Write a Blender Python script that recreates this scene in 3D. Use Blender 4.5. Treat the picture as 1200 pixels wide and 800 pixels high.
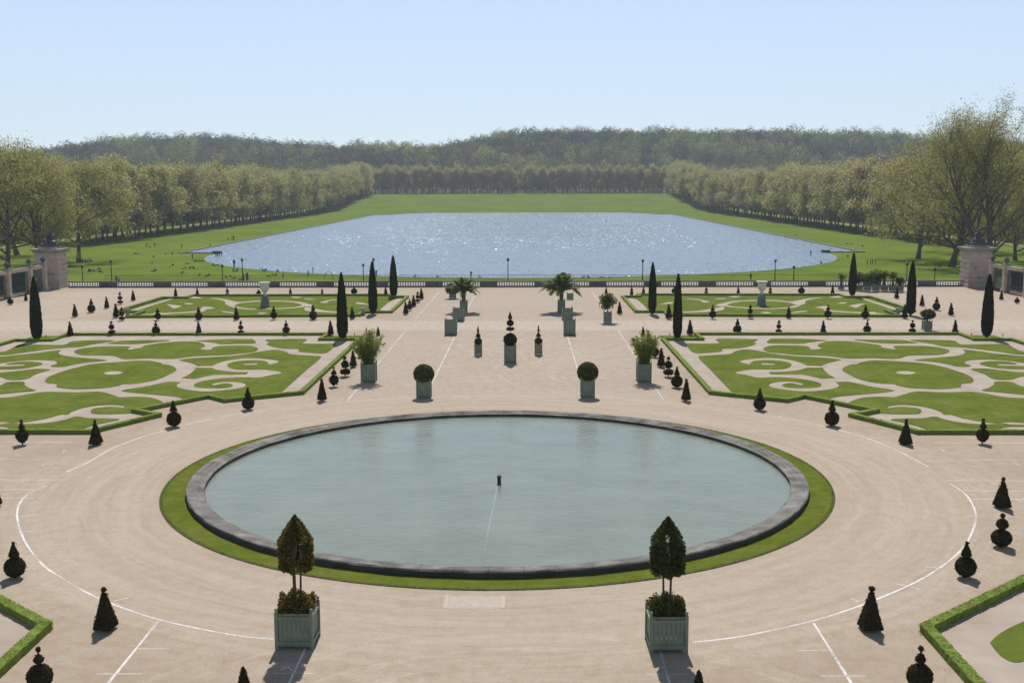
import bpy, bmesh, math, random
import numpy as np
from mathutils import Vector, Matrix, Euler
R = math.radians
for o in list(bpy.data.objects): bpy.data.objects.remove(o)
S = bpy.context.scene
C = S.collection
rnd = random.Random(7)
nrng = np.random.default_rng(11)

# ------------------------------------------------------------------ camera, world, sun, exposure
F_PX, PITCH, YAW, ROLL = 1322.0, 7.881, 0.687, 0.13
CAM = Vector((1.7, 0.0, 18.0))
cd = bpy.data.cameras.new("camera"); cam = bpy.data.objects.new("camera", cd); C.objects.link(cam)
cd.sensor_width = 36.0; cd.lens = F_PX / 1200 * 36.0; cd.clip_start = 0.5; cd.clip_end = 20000
RM = Matrix.Rotation(R(YAW), 4, 'Z') @ Matrix.Rotation(R(90 - PITCH), 4, 'X') @ Matrix.Rotation(R(-ROLL), 4, 'Z')
cam.matrix_world = Matrix.Translation(CAM) @ RM
S.camera = cam
SUN_EL, SUN_AZ = 52.0, 1.2          # azimuth measured from +Y towards -X
W = bpy.data.worlds.new("World"); S.world = W; W.use_nodes = True
nt = W.node_tree
bg = nt.nodes["Background"]
sky = nt.nodes.new("ShaderNodeTexSky"); sky.sky_type = 'NISHITA'; sky.sun_disc = False
sky.sun_elevation = R(SUN_EL); sky.sun_rotation = R(-SUN_AZ); sky.altitude = 100
sky.air_density = 1.0; sky.dust_density = 0.1; sky.ozone_density = 5.0
air = nt.nodes.new("ShaderNodeMix"); air.data_type = 'RGBA'; air.blend_type = 'MULTIPLY'; air.inputs[0].default_value = 1.0   # thin bright veil over the clear sky
air.inputs[7].default_value = (.50, .50, .50, 1); nt.links.new(sky.outputs[0], air.inputs[6])
veil = nt.nodes.new("ShaderNodeMix"); veil.data_type = 'RGBA'; veil.blend_type = 'ADD'; veil.inputs[0].default_value = 1.0
tcw = nt.nodes.new("ShaderNodeTexCoord"); spw = nt.nodes.new("ShaderNodeSeparateXYZ"); nt.links.new(tcw.outputs['Generated'], spw.inputs[0])
fade = nt.nodes.new("ShaderNodeMapRange"); fade.interpolation_type = 'SMOOTHSTEP'; fade.inputs[1].default_value = .22; fade.inputs[2].default_value = .75; fade.inputs[3].default_value = 1.0; fade.inputs[4].default_value = .12
nt.links.new(spw.outputs['Z'], fade.inputs[0])   # the veil hangs low; the zenith stays deep blue
vc = nt.nodes.new("ShaderNodeMix"); vc.data_type = 'RGBA'; vc.inputs[6].default_value = (0, 0, 0, 1); vc.inputs[7].default_value = (4.35, 5.05, 6.05, 1); nt.links.new(fade.outputs[0], vc.inputs[0])
nt.links.new(vc.outputs[2], veil.inputs[7]); nt.links.new(air.outputs[2], veil.inputs[6])
nt.links.new(veil.outputs[2], bg.inputs[0]); bg.inputs[1].default_value = 0.08
sl = bpy.data.lights.new("sun", 'SUN'); sun = bpy.data.objects.new("sun", sl); C.objects.link(sun)
sl.energy = 4.4; sl.angle = R(0.53); sl.color = (1.0, 0.965, 0.92)
sdir = Vector((-math.sin(R(SUN_AZ)) * math.cos(R(SUN_EL)), math.cos(R(SUN_AZ)) * math.cos(R(SUN_EL)), math.sin(R(SUN_EL))))
sun.rotation_euler = sdir.to_track_quat('Z', 'Y').to_euler()
S.view_settings.view_transform = 'Standard'; S.view_settings.look = 'None'
S.view_settings.exposure = 0.27; S.view_settings.gamma = 1.0
S.cycles.max_bounces = 6; S.cycles.transparent_max_bounces = 12; S.cycles.volume_bounces = 0
S.cycles.sample_clamp_indirect = 4

# ------------------------------------------------------------------ helpers
R3 = RM.to_3x3()
def ray(px, py):
    return R3 @ Vector(((px - 600) / F_PX, -(py - 400) / F_PX, -1.0))
def at(px, py, z=0.0):
    """point of the level z seen at a place of the photograph"""
    d = ray(px, py); t = (z - CAM.z) / d.z
    return CAM + d * t
def at_y(px, py, y):
    d = ray(px, py); t = (y - CAM.y) / d.y
    return CAM + d * t
def proj(p):
    q = R3.transposed() @ (Vector(p) - CAM)
    return 600 + F_PX * q.x / -q.z, 400 - F_PX * q.y / -q.z
def height_at(p, py):
    """height above p at which a vertical through p reaches row py"""
    lo, hi = -20.0, 80.0
    for _ in range(40):
        m = (lo + hi) / 2
        if proj((p.x, p.y, m))[1] > py: lo = m
        else: hi = m
    return lo
def props(o, label=None, cat=None, group=None, kind=None):
    if label: o['label'] = label
    if cat: o['category'] = cat
    if group: o['group'] = group
    if kind: o['kind'] = kind
    return o
def thing(name, label, cat, loc=(0, 0, 0), rz=0.0, group=None):
    o = bpy.data.objects.new(name, None); C.objects.link(o)
    o.empty_display_size = 0.3; o.location = loc; o.rotation_euler = (0, 0, rz)
    return props(o, label, cat, group)
def link(name, me, parent=None, loc=None):
    o = bpy.data.objects.new(name, me); C.objects.link(o)
    if parent: o.parent = parent
    if loc is not None: o.location = loc
    return o
def copy_tree(o, parent=None):
    c = o.copy(); C.objects.link(c)
    if parent: c.parent = parent
    for ch in [x for x in o.children]:
        copy_tree(ch, c)
    return c

class MB:
    """collects shapes into one mesh"""
    def __init__(s): s.v = []; s.f = []; s.m = []; s.sm = []
    def add(s, vs, fs, m=0, smooth=False):
        n = len(s.v); s.v += [tuple(v) for v in vs]
        s.f += [tuple(i + n for i in f) for f in fs]; s.m += [m] * len(fs); s.sm += [smooth] * len(fs)
    def box(s, c, d, m=0, rz=0.0, taper=1.0):
        x, y, z = [k / 2 for k in d]; vs = []
        for zz, t in ((-z, 1.0), (z, taper)):
            for a, b in ((-x, -y), (x, -y), (x, y), (-x, y)):
                p = Matrix.Rotation(rz, 3, 'Z') @ Vector((a * t, b * t, zz)); vs.append((c[0] + p.x, c[1] + p.y, c[2] + p.z))
        s.add(vs, [(0, 3, 2, 1), (4, 5, 6, 7), (0, 1, 5, 4), (1, 2, 6, 5), (2, 3, 7, 6), (3, 0, 4, 7)], m)
    def lathe(s, prof, c=(0, 0, 0), n=16, m=0, smooth=True, rot=0.0, cap=True):
        vs = []; fs = []
        for r, z in prof:
            for i in range(n):
                a = rot + 2 * math.pi * i / n; vs.append((c[0] + r * math.cos(a), c[1] + r * math.sin(a), c[2] + z))
        for j in range(len(prof) - 1):
            for i in range(n):
                k = (i + 1) % n; fs.append((j * n + i, j * n + k, (j + 1) * n + k, (j + 1) * n + i))
        if cap:
            fs.append(tuple(range(n - 1, -1, -1))); fs.append(tuple((len(prof) - 1) * n + i for i in range(n)))
        s.add(vs, fs, m, smooth)
    def ball(s, c, r, n=14, k=9, m=0, sz=1.0, jit=0.0, rg=None):
        prof = []
        vs = [(c[0], c[1], c[2] - r * sz)]; fs = []
        for j in range(1, k):
            t = math.pi * j / k
            for i in range(n):
                a = 2 * math.pi * i / n; q = r * (1 + (rg.uniform(-jit, jit) if rg else 0))
                vs.append((c[0] + q * math.sin(t) * math.cos(a), c[1] + q * math.sin(t) * math.sin(a), c[2] - q * sz * math.cos(t)))
        vs.append((c[0], c[1], c[2] + r * sz))
        for i in range(n): fs.append((0, 1 + (i + 1) % n, 1 + i))
        for j in range(k - 2):
            for i in range(n):
                a = 1 + j * n + i; b = 1 + j * n + (i + 1) % n; fs.append((a, b, b + n, a + n))
        l = len(vs) - 1
        for i in range(n): fs.append((l, 1 + (k - 2) * n + i, 1 + (k - 2) * n + (i + 1) % n))
        s.add(vs, fs, m, True)
    def tube(s, pts, rad, n=6, m=0):
        pts = [Vector(p) for p in pts]; rings = []; vs = []; fs = []
        up = Vector((0.31, 0.17, 0.93))
        for i, p in enumerate(pts):
            d = (pts[min(i + 1, len(pts) - 1)] - pts[max(i - 1, 0)])
            d = d.normalized() if d.length > 1e-9 else Vector((0, 0, 1))
            a = d.cross(up); a = a.normalized() if a.length > 1e-4 else d.orthogonal().normalized()
            b = d.cross(a); r = rad[i] if hasattr(rad, '__len__') else rad
            for k in range(n):
                t = 2 * math.pi * k / n; vs.append(p + (a * math.cos(t) + b * math.sin(t)) * r)
        for i in range(len(pts) - 1):
            for k in range(n):
                q = (k + 1) % n; fs.append((i * n + k, i * n + q, (i + 1) * n + q, (i + 1) * n + k))
        fs.append(tuple(range(n - 1, -1, -1))); fs.append(tuple((len(pts) - 1) * n + k for k in range(n)))
        s.add(vs, fs, m, True)
    def mesh(s, name, mats):
        me = bpy.data.meshes.new(name); me.from_pydata(s.v, [], s.f)
        for m in (mats if isinstance(mats, (list, tuple)) else [mats]): me.materials.append(m)
        me.polygons.foreach_set('material_index', s.m); me.polygons.foreach_set('use_smooth', s.sm); me.update()
        return me
    def obj(s, name, mats, parent=None, loc=None):
        return link(name, s.mesh(name, mats), parent, loc)

def np_mesh(name, V, nper, mats, mi=None, smooth=False):
    """V: (N*nper,3) vertices of separate faces of nper corners each"""
    me = bpy.data.meshes.new(name); n = len(V); nf = n // nper
    me.vertices.add(n); me.vertices.foreach_set('co', np.asarray(V, np.float32).ravel())
    me.loops.add(n); me.loops.foreach_set('vertex_index', np.arange(n, dtype=np.int32))
    me.polygons.add(nf); me.polygons.foreach_set('loop_start', np.arange(0, n, nper, dtype=np.int32))
    me.polygons.foreach_set('loop_total', np.full(nf, nper, np.int32))
    for m in (mats if isinstance(mats, (list, tuple)) else [mats]): me.materials.append(m)
    if mi is not None: me.polygons.foreach_set('material_index', np.asarray(mi, np.int32))
    me.update(calc_edges=True); me.validate()
    return me
def leaf_cards(P, size, rg, flat=0.0, aspect=1.5, N=None, spread=1.0):
    """random rhombic leaf faces round the points P; N optional normals they tend to"""
    P = np.asarray(P, float); n = len(P)
    a = rg.normal(size=(n, 3)) * spread
    if N is not None: a = a * 0.55 + np.asarray(N)
    if flat: a[:, 2] += flat
    a /= np.linalg.norm(a, axis=1)[:, None] + 1e-9
    b = np.cross(a, rg.normal(size=(n, 3))); b /= np.linalg.norm(b, axis=1)[:, None] + 1e-9
    c = np.cross(a, b)
    s = (size * rg.uniform(0.6, 1.35, n))[:, None]
    V = np.stack([P - b * s * aspect * .5, P - c * s * .5 + b * s * 0.1, P + b * s * aspect * .5, P + c * s * .5 - b * s * .05], 1)
    return V.reshape(-1, 3)

# ------------------------------------------------------------------ materials
def new_mat(name):
    m = bpy.data.materials.new(name); m.use_nodes = True; t = m.node_tree
    for n in list(t.nodes): t.nodes.remove(n)
    o = t.nodes.new('ShaderNodeOutputMaterial')
    return m, t, o
def nd(t, kind, **kw):
    n = t.nodes.new(kind)
    for k, v in kw.items():
        if k.startswith('i_'):
            key = k[2:]; key = int(key) if key.isdigit() else key
            n.inputs[key].default_value = v
        else: setattr(n, k, v)
    return n
def pos(t): return t.nodes.new('ShaderNodeNewGeometry').outputs['Position']
def noise(t, vec, scale, detail=4, rough=.55, dist=0.0):
    n = nd(t, 'ShaderNodeTexNoise'); n.inputs['Scale'].default_value = scale; n.inputs['Detail'].default_value = detail
    n.inputs['Roughness'].default_value = rough; n.inputs['Distortion'].default_value = dist
    if vec is not None: t.links.new(vec, n.inputs['Vector'])
    return n.outputs['Fac']
def ramp(t, fac, stops):
    n = nd(t, 'ShaderNodeValToRGB'); e = n.color_ramp.elements
    while len(e) > 1: e.remove(e[0])
    e[0].position = stops[0][0]; e[0].color = (*stops[0][1], 1) if len(stops[0][1]) == 3 else stops[0][1]
    for p, c in stops[1:]:
        q = e.new(p); q.color = (*c, 1) if len(c) == 3 else c
    t.links.new(fac, n.inputs[0]); return n.outputs[0]
def mixc(t, fac, a, b, mode='MIX'):
    n = nd(t, 'ShaderNodeMix', data_type='RGBA', blend_type=mode)
    for s, i in ((fac, 0), (a, 6), (b, 7)):
        if isinstance(s, (int, float)): n.inputs[i].default_value = s
        elif isinstance(s, tuple): n.inputs[i].default_value = (*s, 1)
        else: t.links.new(s, n.inputs[i])
    return n.outputs[2]
def math_(t, op, a, b=0.0, c=None, clamp=False):
    n = nd(t, 'ShaderNodeMath', operation=op); n.use_clamp = clamp
    for i, s in enumerate((a, b, c)):
        if s is None: continue
        if isinstance(s, (int, float)): n.inputs[i].default_value = s
        else: t.links.new(s, n.inputs[i])
    return n.outputs[0]
def sep(t, v):
    n = nd(t, 'ShaderNodeSeparateXYZ'); t.links.new(v, n.inputs[0]); return n.outputs
def comb(t, x, y, z=0.0):
    n = nd(t, 'ShaderNodeCombineXYZ')
    for i, s in enumerate((x, y, z)):
        if isinstance(s, (int, float)): n.inputs[i].default_value = s
        else: t.links.new(s, n.inputs[i])
    return n.outputs[0]
def band(t, v, lo, hi, soft):
    """1 between lo and hi with soft edges"""
    a = nd(t, 'ShaderNodeMapRange', interpolation_type='SMOOTHSTEP'); a.inputs[1].default_value = lo - soft; a.inputs[2].default_value = lo + soft
    b = nd(t, 'ShaderNodeMapRange', interpolation_type='SMOOTHSTEP'); b.inputs[1].default_value = hi - soft; b.inputs[2].default_value = hi + soft
    t.links.new(v, a.inputs[0]); t.links.new(v, b.inputs[0])
    return math_(t, 'SUBTRACT', a.outputs[0], b.outputs[0], clamp=True)
def bump(t, h, strength=.3, dist=.05):
    n = nd(t, 'ShaderNodeBump'); n.inputs['Strength'].default_value = strength; n.inputs['Distance'].default_value = dist
    t.links.new(h, n.inputs['Height']); return n.outputs[0]
def bsdf(t, o, col, rough=.8, normal=None, spec=.3):
    b = nd(t, 'ShaderNodeBsdfPrincipled'); b.inputs['Roughness'].default_value = rough
    b.inputs['Specular IOR Level'].default_value = spec
    if isinstance(col, tuple): b.inputs['Base Color'].default_value = (*col, 1)
    else: t.links.new(col, b.inputs['Base Color'])
    if normal is not None: t.links.new(normal, b.inputs['Normal'])
    t.links.new(b.outputs[0], o.inputs[0]); return b
def mat_mottled(name, a, b, scale=3.0, rough=.85, bs=.25, bscale=20, bd=.02, spec=.25, obj=False):
    m, t, o = new_mat(name)
    v = nd(t, 'ShaderNodeTexCoord').outputs['Object'] if obj else pos(t)
    n1 = noise(t, v, scale, 5); c = ramp(t, n1, [(.32, a), (.68, b)])
    bsdf(t, o, c, rough, bump(t, noise(t, v, bscale, 3), bs, bd), spec); return m
def mat_leaf(name, cols, transl=.45, tcol=None, patch=.25, rough=.6, objvar=.25, spec=.12, isl=.5):
    """foliage: colour varies leaf by leaf, clump by clump and plant by plant; light passes through"""
    m, t, o = new_mat(name)
    g = t.nodes.new('ShaderNodeNewGeometry'); oi = t.nodes.new('ShaderNodeObjectInfo')
    nz = noise(t, g.outputs['Position'], patch, 2)
    f = math_(t, 'ADD', math_(t, 'MULTIPLY', g.outputs['Random Per Island'], isl), math_(t, 'MULTIPLY', nz, 1.1 - isl))
    f = math_(t, 'ADD', f, math_(t, 'MULTIPLY', math_(t, 'SUBTRACT', oi.outputs['Random'], .5), objvar))
    k = len(cols) - 1
    c = ramp(t, f, [(.15 + .75 * i / k, q) for i, q in enumerate(cols)])
    d = nd(t, 'ShaderNodeBsdfPrincipled'); d.inputs['Roughness'].default_value = rough; d.inputs['Specular IOR Level'].default_value = spec
    t.links.new(c, d.inputs['Base Color'])
    tr = nd(t, 'ShaderNodeBsdfTranslucent')
    t.links.new(mixc(t, 1.0, c, tcol or (1.15, 1.1, .7), 'MULTIPLY'), tr.inputs[0])
    mx = nd(t, 'ShaderNodeMixShader'); mx.inputs[0].default_value = transl
    t.links.new(d.outputs[0], mx.inputs[1]); t.links.new(tr.outputs[0], mx.inputs[2]); t.links.new(mx.outputs[0], o.inputs[0])
    return m
M = {}
def grass(name, a, b, c, scale=.35, dry=(.16, .15, .05), mid=1.4):
    m, t, o = new_mat(name); p = pos(t)
    n1 = noise(t, p, scale, 5, .6); n2 = noise(t, p, 6.0, 3, .7); n3 = noise(t, p, scale * .25, 3)
    col = ramp(t, n1, [(.3, a), (.5, b), (.72, c)])
    col = mixc(t, math_(t, 'MULTIPLY', n2, .35), col, a)
    col = mixc(t, ramp(t, n3, [(.56, (0, 0, 0)), (.74, (.5, .5, .5))]), col, dry)
    col = mixc(t, math_(t, 'MULTIPLY', ramp(t, noise(t, p, mid, 4, .65), [(.42, (0, 0, 0)), (.66, (1, 1, 1))]), .45), col, tuple(k * .72 for k in a))
    fine = noise(t, p, 38, 2, .8)
    b = bsdf(t, o, col, .95, bump(t, fine, .4, .03), .0); return m
M['lawn'] = grass('lawn_grass', (.096, .140, .024), (.130, .182, .028), (.165, .212, .038), .03, (.17, .165, .06), .14)
M['parterre'] = grass('parterre_grass', (.085, .115, .022), (.125, .155, .027), (.175, .19, .048), .34)
M['ring'] = grass('ring_grass', (.086, .110, .016), (.114, .140, .021), (.152, .166, .034), .8)

def make_gravel():
    m, t, o = new_mat('gravel'); p = pos(t); x, y, z = sep(t, p)
    PY = 68.9
    dy = math_(t, 'SUBTRACT', y, PY); r = math_(t, 'SQRT', math_(t, 'ADD', math_(t, 'MULTIPLY', x, x), math_(t, 'MULTIPLY', dy, dy)))
    ang = math_(t, 'ARCTAN2', dy, x)
    n1 = noise(t, p, .12, 5, .6); n2 = noise(t, p, 1.3, 5, .7); n3 = noise(t, p, 9.0, 3, .75)
    base = ramp(t, n1, [(.25, (.328, .258, .192)), (.5, (.380, .308, .235)), (.75, (.425, .355, .278))])
    # compacted, greyer carriage ring round the basin
    wob = math_(t, 'MULTIPLY', math_(t, 'SUBTRACT', noise(t, p, .25, 3), .5), 1.6)
    ring = band(t, math_(t, 'ADD', r, wob), 21.0, 27.6, .9)
    base = mixc(t, math_(t, 'MULTIPLY', ring, .6), base, (.39, .318, .248))
    ax = math_(t, 'ABSOLUTE', math_(t, 'ADD', x, wob))
    axis = band(t, ax, -20, 14.5, 1.4); far = band(t, y, 94, 198, 2.0)
    base = mixc(t, math_(t, 'MULTIPLY', math_(t, 'MULTIPLY', axis, far), .7), base, (.40, .335, .28))
    cross = band(t, math_(t, 'ADD', y, math_(t, 'MULTIPLY', wob, 1.2)), 140.5, 150.5, 1.8)
    base = mixc(t, math_(t, 'MULTIPLY', cross, .75), base, (.49, .43, .365))
    side = math_(t, 'MULTIPLY', band(t, y, 136, 196, 6), band(t, math_(t, 'ABSOLUTE', x), 60, 78, 5))
    base = mixc(t, math_(t, 'MULTIPLY', side, .5), base, (.48, .41, .335))
    # worn tracks that follow the ring, and sweeping wheel arcs on the axis
    r2 = math_(t, 'ADD', r, math_(t, 'MULTIPLY', wob, .5)); pol = comb(t, math_(t, 'MULTIPLY', r2, 1.3), math_(t, 'MULTIPLY', ang, 1.5))
    st = noise(t, pol, 1.0, 5, .65, .4)
    stf = ramp(t, st, [(.40, (0, 0, 0)), (.62, (1, 1, 1))])
    nearring = band(t, r, 20.3, 30, 2.0)
    base = mixc(t, math_(t, 'MULTIPLY', math_(t, 'MULTIPLY', stf, nearring), .50), base, (.49, .42, .34))
    dk = ramp(t, noise(t, pol, 1.9, 4, .6, .3), [(.57, (0, 0, 0)), (.68, (1, 1, 1))])
    base = mixc(t, math_(t, 'MULTIPLY', math_(t, 'MULTIPLY', dk, nearring), .38), base, (.27, .22, .17))
    for (cx, cy, f, k) in ((-9, 118, 1.9, .46), (7, 128, 1.7, .42), (2, 30, 1.5, .36), (-3, 170, 1.4, .42), (13, 107, 1.6, .4)):
        ex = math_(t, 'SUBTRACT', x, cx); ey = math_(t, 'SUBTRACT', y, cy)
        rr = math_(t, 'SQRT', math_(t, 'ADD', math_(t, 'MULTIPLY', ex, ex), math_(t, 'MULTIPLY', ey, ey)))
        aa = math_(t, 'ARCTAN2', ey, ex)
        q = noise(t, comb(t, math_(t, 'MULTIPLY', rr, f), math_(t, 'MULTIPLY', aa, 1.2), cx), 1.0, 3, .6, .2)
        lim = math_(t, 'MULTIPLY', band(t, rr, 1, 17, 5), axis)
        base = mixc(t, math_(t, 'MULTIPLY', math_(t, 'MULTIPLY', ramp(t, q, [(.54, (0, 0, 0)), (.64, (1, 1, 1))]), lim), k), base, (.53, .465, .385))
    base = mixc(t, math_(t, 'MULTIPLY', ramp(t, n2, [(.44, (0, 0, 0)), (.70, (1, 1, 1))]), math_(t, 'ADD', .42, math_(t, 'MULTIPLY', band(t, r, 28.2, 200, 1.2), .22))), base, (.29, .215, .14))
    base = mixc(t, math_(t, 'MULTIPLY', math_(t, 'SUBTRACT', n3, .35, clamp=True), 1.0), base, (.22, .17, .12))
    n4 = noise(t, p, 3.6, 4, .8); base = mixc(t, math_(t, 'MULTIPLY', ramp(t, n4, [(.56, (0, 0, 0)), (.66, (1, 1, 1))]), math_(t, 'ADD', .16, math_(t, 'MULTIPLY', band(t, r, 28.2, 200, 1.2), .24))), base, (.24, .18, .12))
    base = mixc(t, math_(t, 'MULTIPLY', ramp(t, noise(t, p, 4.7, 3, .8), [(.60, (0, 0, 0)), (.70, (1, 1, 1))]), .3), base, (.55, .48, .40))
    bsdf(t, o, base, .95, bump(t, noise(t, p, 30, 3, .8), .35, .02), .1)
    return m
M['gravel'] = make_gravel()
M['sand'] = mat_mottled('parterre_sand', (.32, .262, .21), (.40, .335, .275), .5, .95, .3, 25, .02, .1)
def mat_chalk():
    m, t, o = new_mat('chalk_line'); p = pos(t)
    b = nd(t, 'ShaderNodeBsdfDiffuse'); t.links.new(ramp(t, noise(t, p, 2, 4), [(.3, (.56, .53, .49)), (.7, (.74, .72, .69))]), b.inputs[0])
    tr = nd(t, 'ShaderNodeBsdfTransparent'); mx = nd(t, 'ShaderNodeMixShader')
    w = math_(t, 'ADD', math_(t, 'MULTIPLY', noise(t, p, .35, 2), .5), math_(t, 'MULTIPLY', noise(t, p, 6, 4, .7), .5))
    t.links.new(ramp(t, w, [(.47, (0, 0, 0)), (.64, (.65, .65, .65))]), mx.inputs[0])     # scuffed away in places
    t.links.new(b.outputs[0], mx.inputs[1]); t.links.new(tr.outputs[0], mx.inputs[2]); t.links.new(mx.outputs[0], o.inputs[0]); return m
M['chalk'] = mat_chalk()
M['edge'] = mat_mottled('turf_edge', (.09, .06, .035), (.13, .09, .05), 2, .95)
M['box'] = mat_leaf('boxwood_leaf', [(.15, .205, .022), (.21, .275, .03), (.29, .35, .05)], .5, (1.4, 1.3, .5), 1.2)
M['boxcore'] = mat_mottled('boxwood_core', (.105, .155, .018), (.165, .225, .032), 5, .9, .6, 30, .05)
M['yew'] = mat_leaf('yew_leaf', [(.016, .017, .008), (.034, .031, .014), (.085, .068, .032)], .28, None, 3.0, .8, .25, 0.0)
M['yewcore'] = mat_mottled('yew_core', (.018, .017, .009), (.042, .036, .018), 6, 1, .6, 25, .05, 0.0)
M['cyp'] = mat_leaf('cypress_leaf', [(.016, .020, .010), (.026, .030, .014), (.045, .048, .022)], .18, None, 1.5, .8, .25, 0.0)
M['bark'] = mat_mottled('plane_bark', (.075, .06, .045), (.15, .125, .095), 1.2, .95, .5, 8, .1, .1, True)
M['barkdark'] = mat_mottled('dark_bark', (.05, .04, .03), (.10, .08, .06), 2, .95, .5, 10, .05, .1, True)
M['plane'] = mat_leaf('plane_leaf', [(.20, .185, .125), (.25, .255, .13), (.285, .30, .145), (.31, .275, .19)], .6, (1.2, 1.1, .6), .12, .7, .5, .12, .4)
M['plane_alley'] = mat_leaf('alley_leaf', [(.245, .225, .165), (.285, .285, .16), (.33, .34, .18), (.34, .30, .22)], .6, (1.15, 1.08, .65), .10, .7, .7, .12, .3)
M['oleander'] = mat_leaf('oleander_leaf', [(.10, .14, .03), (.15, .20, .045), (.22, .26, .07)], .5, (1.3, 1.2, .6), 2.0)
M['clipped'] = mat_leaf('clipped_leaf', [(.035, .048, .014), (.058, .078, .020), (.10, .12, .032)], .3, (1.3, 1.2, .6), 3.0)
M['bronze'] = mat_leaf('bronze_leaf', [(.065, .070, .020), (.11, .10, .03), (.16, .13, .04), (.17, .11, .045)], .42, (1.3, 1.1, .5), 3.0)
M['myrtle'] = mat_leaf('myrtle_leaf', [(.022, .034, .012), (.034, .05, .016), (.06, .08, .025)], .3, (1.3, 1.2, .6), 3.0)
M['palm'] = mat_leaf('palm_leaf', [(.10, .15, .045), (.15, .20, .06), (.22, .27, .09)], .5, (1.3, 1.2, .5), .8)
M['orange'] = mat_leaf('orange_leaf', [(.035, .062, .018), (.055, .09, .025), (.09, .13, .04)], .35, (1.3, 1.2, .6), 2.0)
M['soil'] = mat_mottled('soil', (.03, .022, .015), (.06, .045, .03), 6, .95)
def mat_paint():
    m, t, o = new_mat('green_tub_paint'); v = nd(t, 'ShaderNodeTexCoord').outputs['Object']; x, y, z = sep(t, v)
    n = noise(t, v, 2.2, 5, .65); c = ramp(t, n, [(.3, (.145, .175, .125)), (.7, (.21, .245, .18))])
    st = noise(t, comb(t, math_(t, 'MULTIPLY', x, 14), math_(t, 'MULTIPLY', y, 14), math_(t, 'MULTIPLY', z, .8)), 1.0, 3)
    c = mixc(t, math_(t, 'MULTIPLY', ramp(t, st, [(.5, (0, 0, 0)), (.75, (1, 1, 1))]), .4), c, (.075, .115, .09))
    low = ramp(t, math_(t, 'ADD', z, math_(t, 'MULTIPLY', noise(t, v, 6, 3), .35)), [(.1, (1, 1, 1)), (.42, (0, 0, 0))])
    c = mixc(t, math_(t, 'MULTIPLY', low, .35), c, (.12, .11, .085))
    bsdf(t, o, c, .6, bump(t, st, .25, .01), .3); return m
M['paint'] = mat_paint()
def mat_stone(name, a, b, dark, courses=0.0, rough=.9):
    m, t, o = new_mat(name); p = pos(t); x, y, z = sep(t, p)
    c = ramp(t, noise(t, p, 1.4, 6, .65), [(.3, a), (.7, b)])
    st = noise(t, p, .9, 5, .75); c = mixc(t, ramp(t, st, [(.5, (0, 0, 0)), (.68, (.8, .8, .8))]), c, dark)
    h = noise(t, p, 9, 4)
    bsdf(t, o, c, rough, bump(t, h, .5, .05), .2); return m
M['stone'] = mat_stone('weathered_stone', (.26, .225, .185), (.36, .315, .265), (.09, .08, .07))
M['pinkstone'] = mat_stone('pink_stone', (.42, .34, .27), (.54, .45, .37), (.26, .20, .16))
M['darkstone'] = mat_stone('dark_stone', (.08, .075, .075), (.15, .14, .135), (.035, .033, .033))
M['rimstone'] = mat_stone('basin_stone', (.20, .185, .18), (.38, .36, .35), (.055, .052, .048))
M['balstone'] = mat_stone('balustrade_stone', (.10, .085, .08), (.17, .145, .135), (.06, .05, .048))
M['palestone'] = mat_stone('pale_baluster_stone', (.16, .14, .13), (.24, .215, .20), (.09, .08, .075))
M['marble'] = mat_stone('white_marble', (.55, .53, .48), (.68, .66, .61), (.33, .31, .28))
M['pedestal'] = mat_stone('grey_pedestal_stone', (.15, .155, .175), (.22, .225, .25), (.09, .09, .10))
M['lead'] = mat_mottled('dark_lead', (.035, .037, .042), (.075, .078, .085), 3, .55, .4, 9, .05, .5)
M['iron'] = mat_mottled('black_iron', (.010, .012, .012), (.02, .024, .024), 5, .5, .1, 9, .01, .4)
M['gilt'] = mat_mottled('teal_iron', (.02, .04, .04), (.04, .06, .058), 5, .5, .1, 9, .01, .4)
M['skin'] = mat_mottled('skin', (.36, .20, .14), (.42, .25, .18), 5, .6)
M['trousers'] = mat_mottled('dark_trousers', (.02, .022, .035), (.04, .042, .06), 4, .9)
M['hair'] = mat_mottled('dark_hair', (.02, .014, .01), (.035, .025, .018), 8, .7)
def mat_shirt():
    m, t, o = new_mat('shirt_cloth'); oi = t.nodes.new('ShaderNodeObjectInfo')
    bsdf(t, o, oi.outputs['Color'], .9, bump(t, noise(t, pos(t), 12, 3), .3, .02), .1); return m
M['shirt'] = mat_shirt()
# ------------------------------------------------------------------ setting: court, lower lawn, lake, hills
LOW = -5.0; PC = (0.0, 68.9); GR, RO, RI = 20.25, 18.80, 17.80
def sheet(name, poly, z, mat, kind='structure', label=None):
    me = bpy.data.meshes.new(name); bm = bmesh.new()
    vs = [bm.verts.new((p[0], p[1], z)) for p in poly]; f = bm.faces.new(vs)
    if f.normal.z < 0: f.normal_flip()
    bmesh.ops.triangulate(bm, faces=[f]); bm.to_mesh(me); bm.free(); me.materials.append(mat)
    o = link(name, me); props(o, kind=kind); return o
sheet('gravel_court', [(-84, -40), (84, -40), (84, 201.6), (-84, 201.6)], 0.0, M['gravel'])

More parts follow.
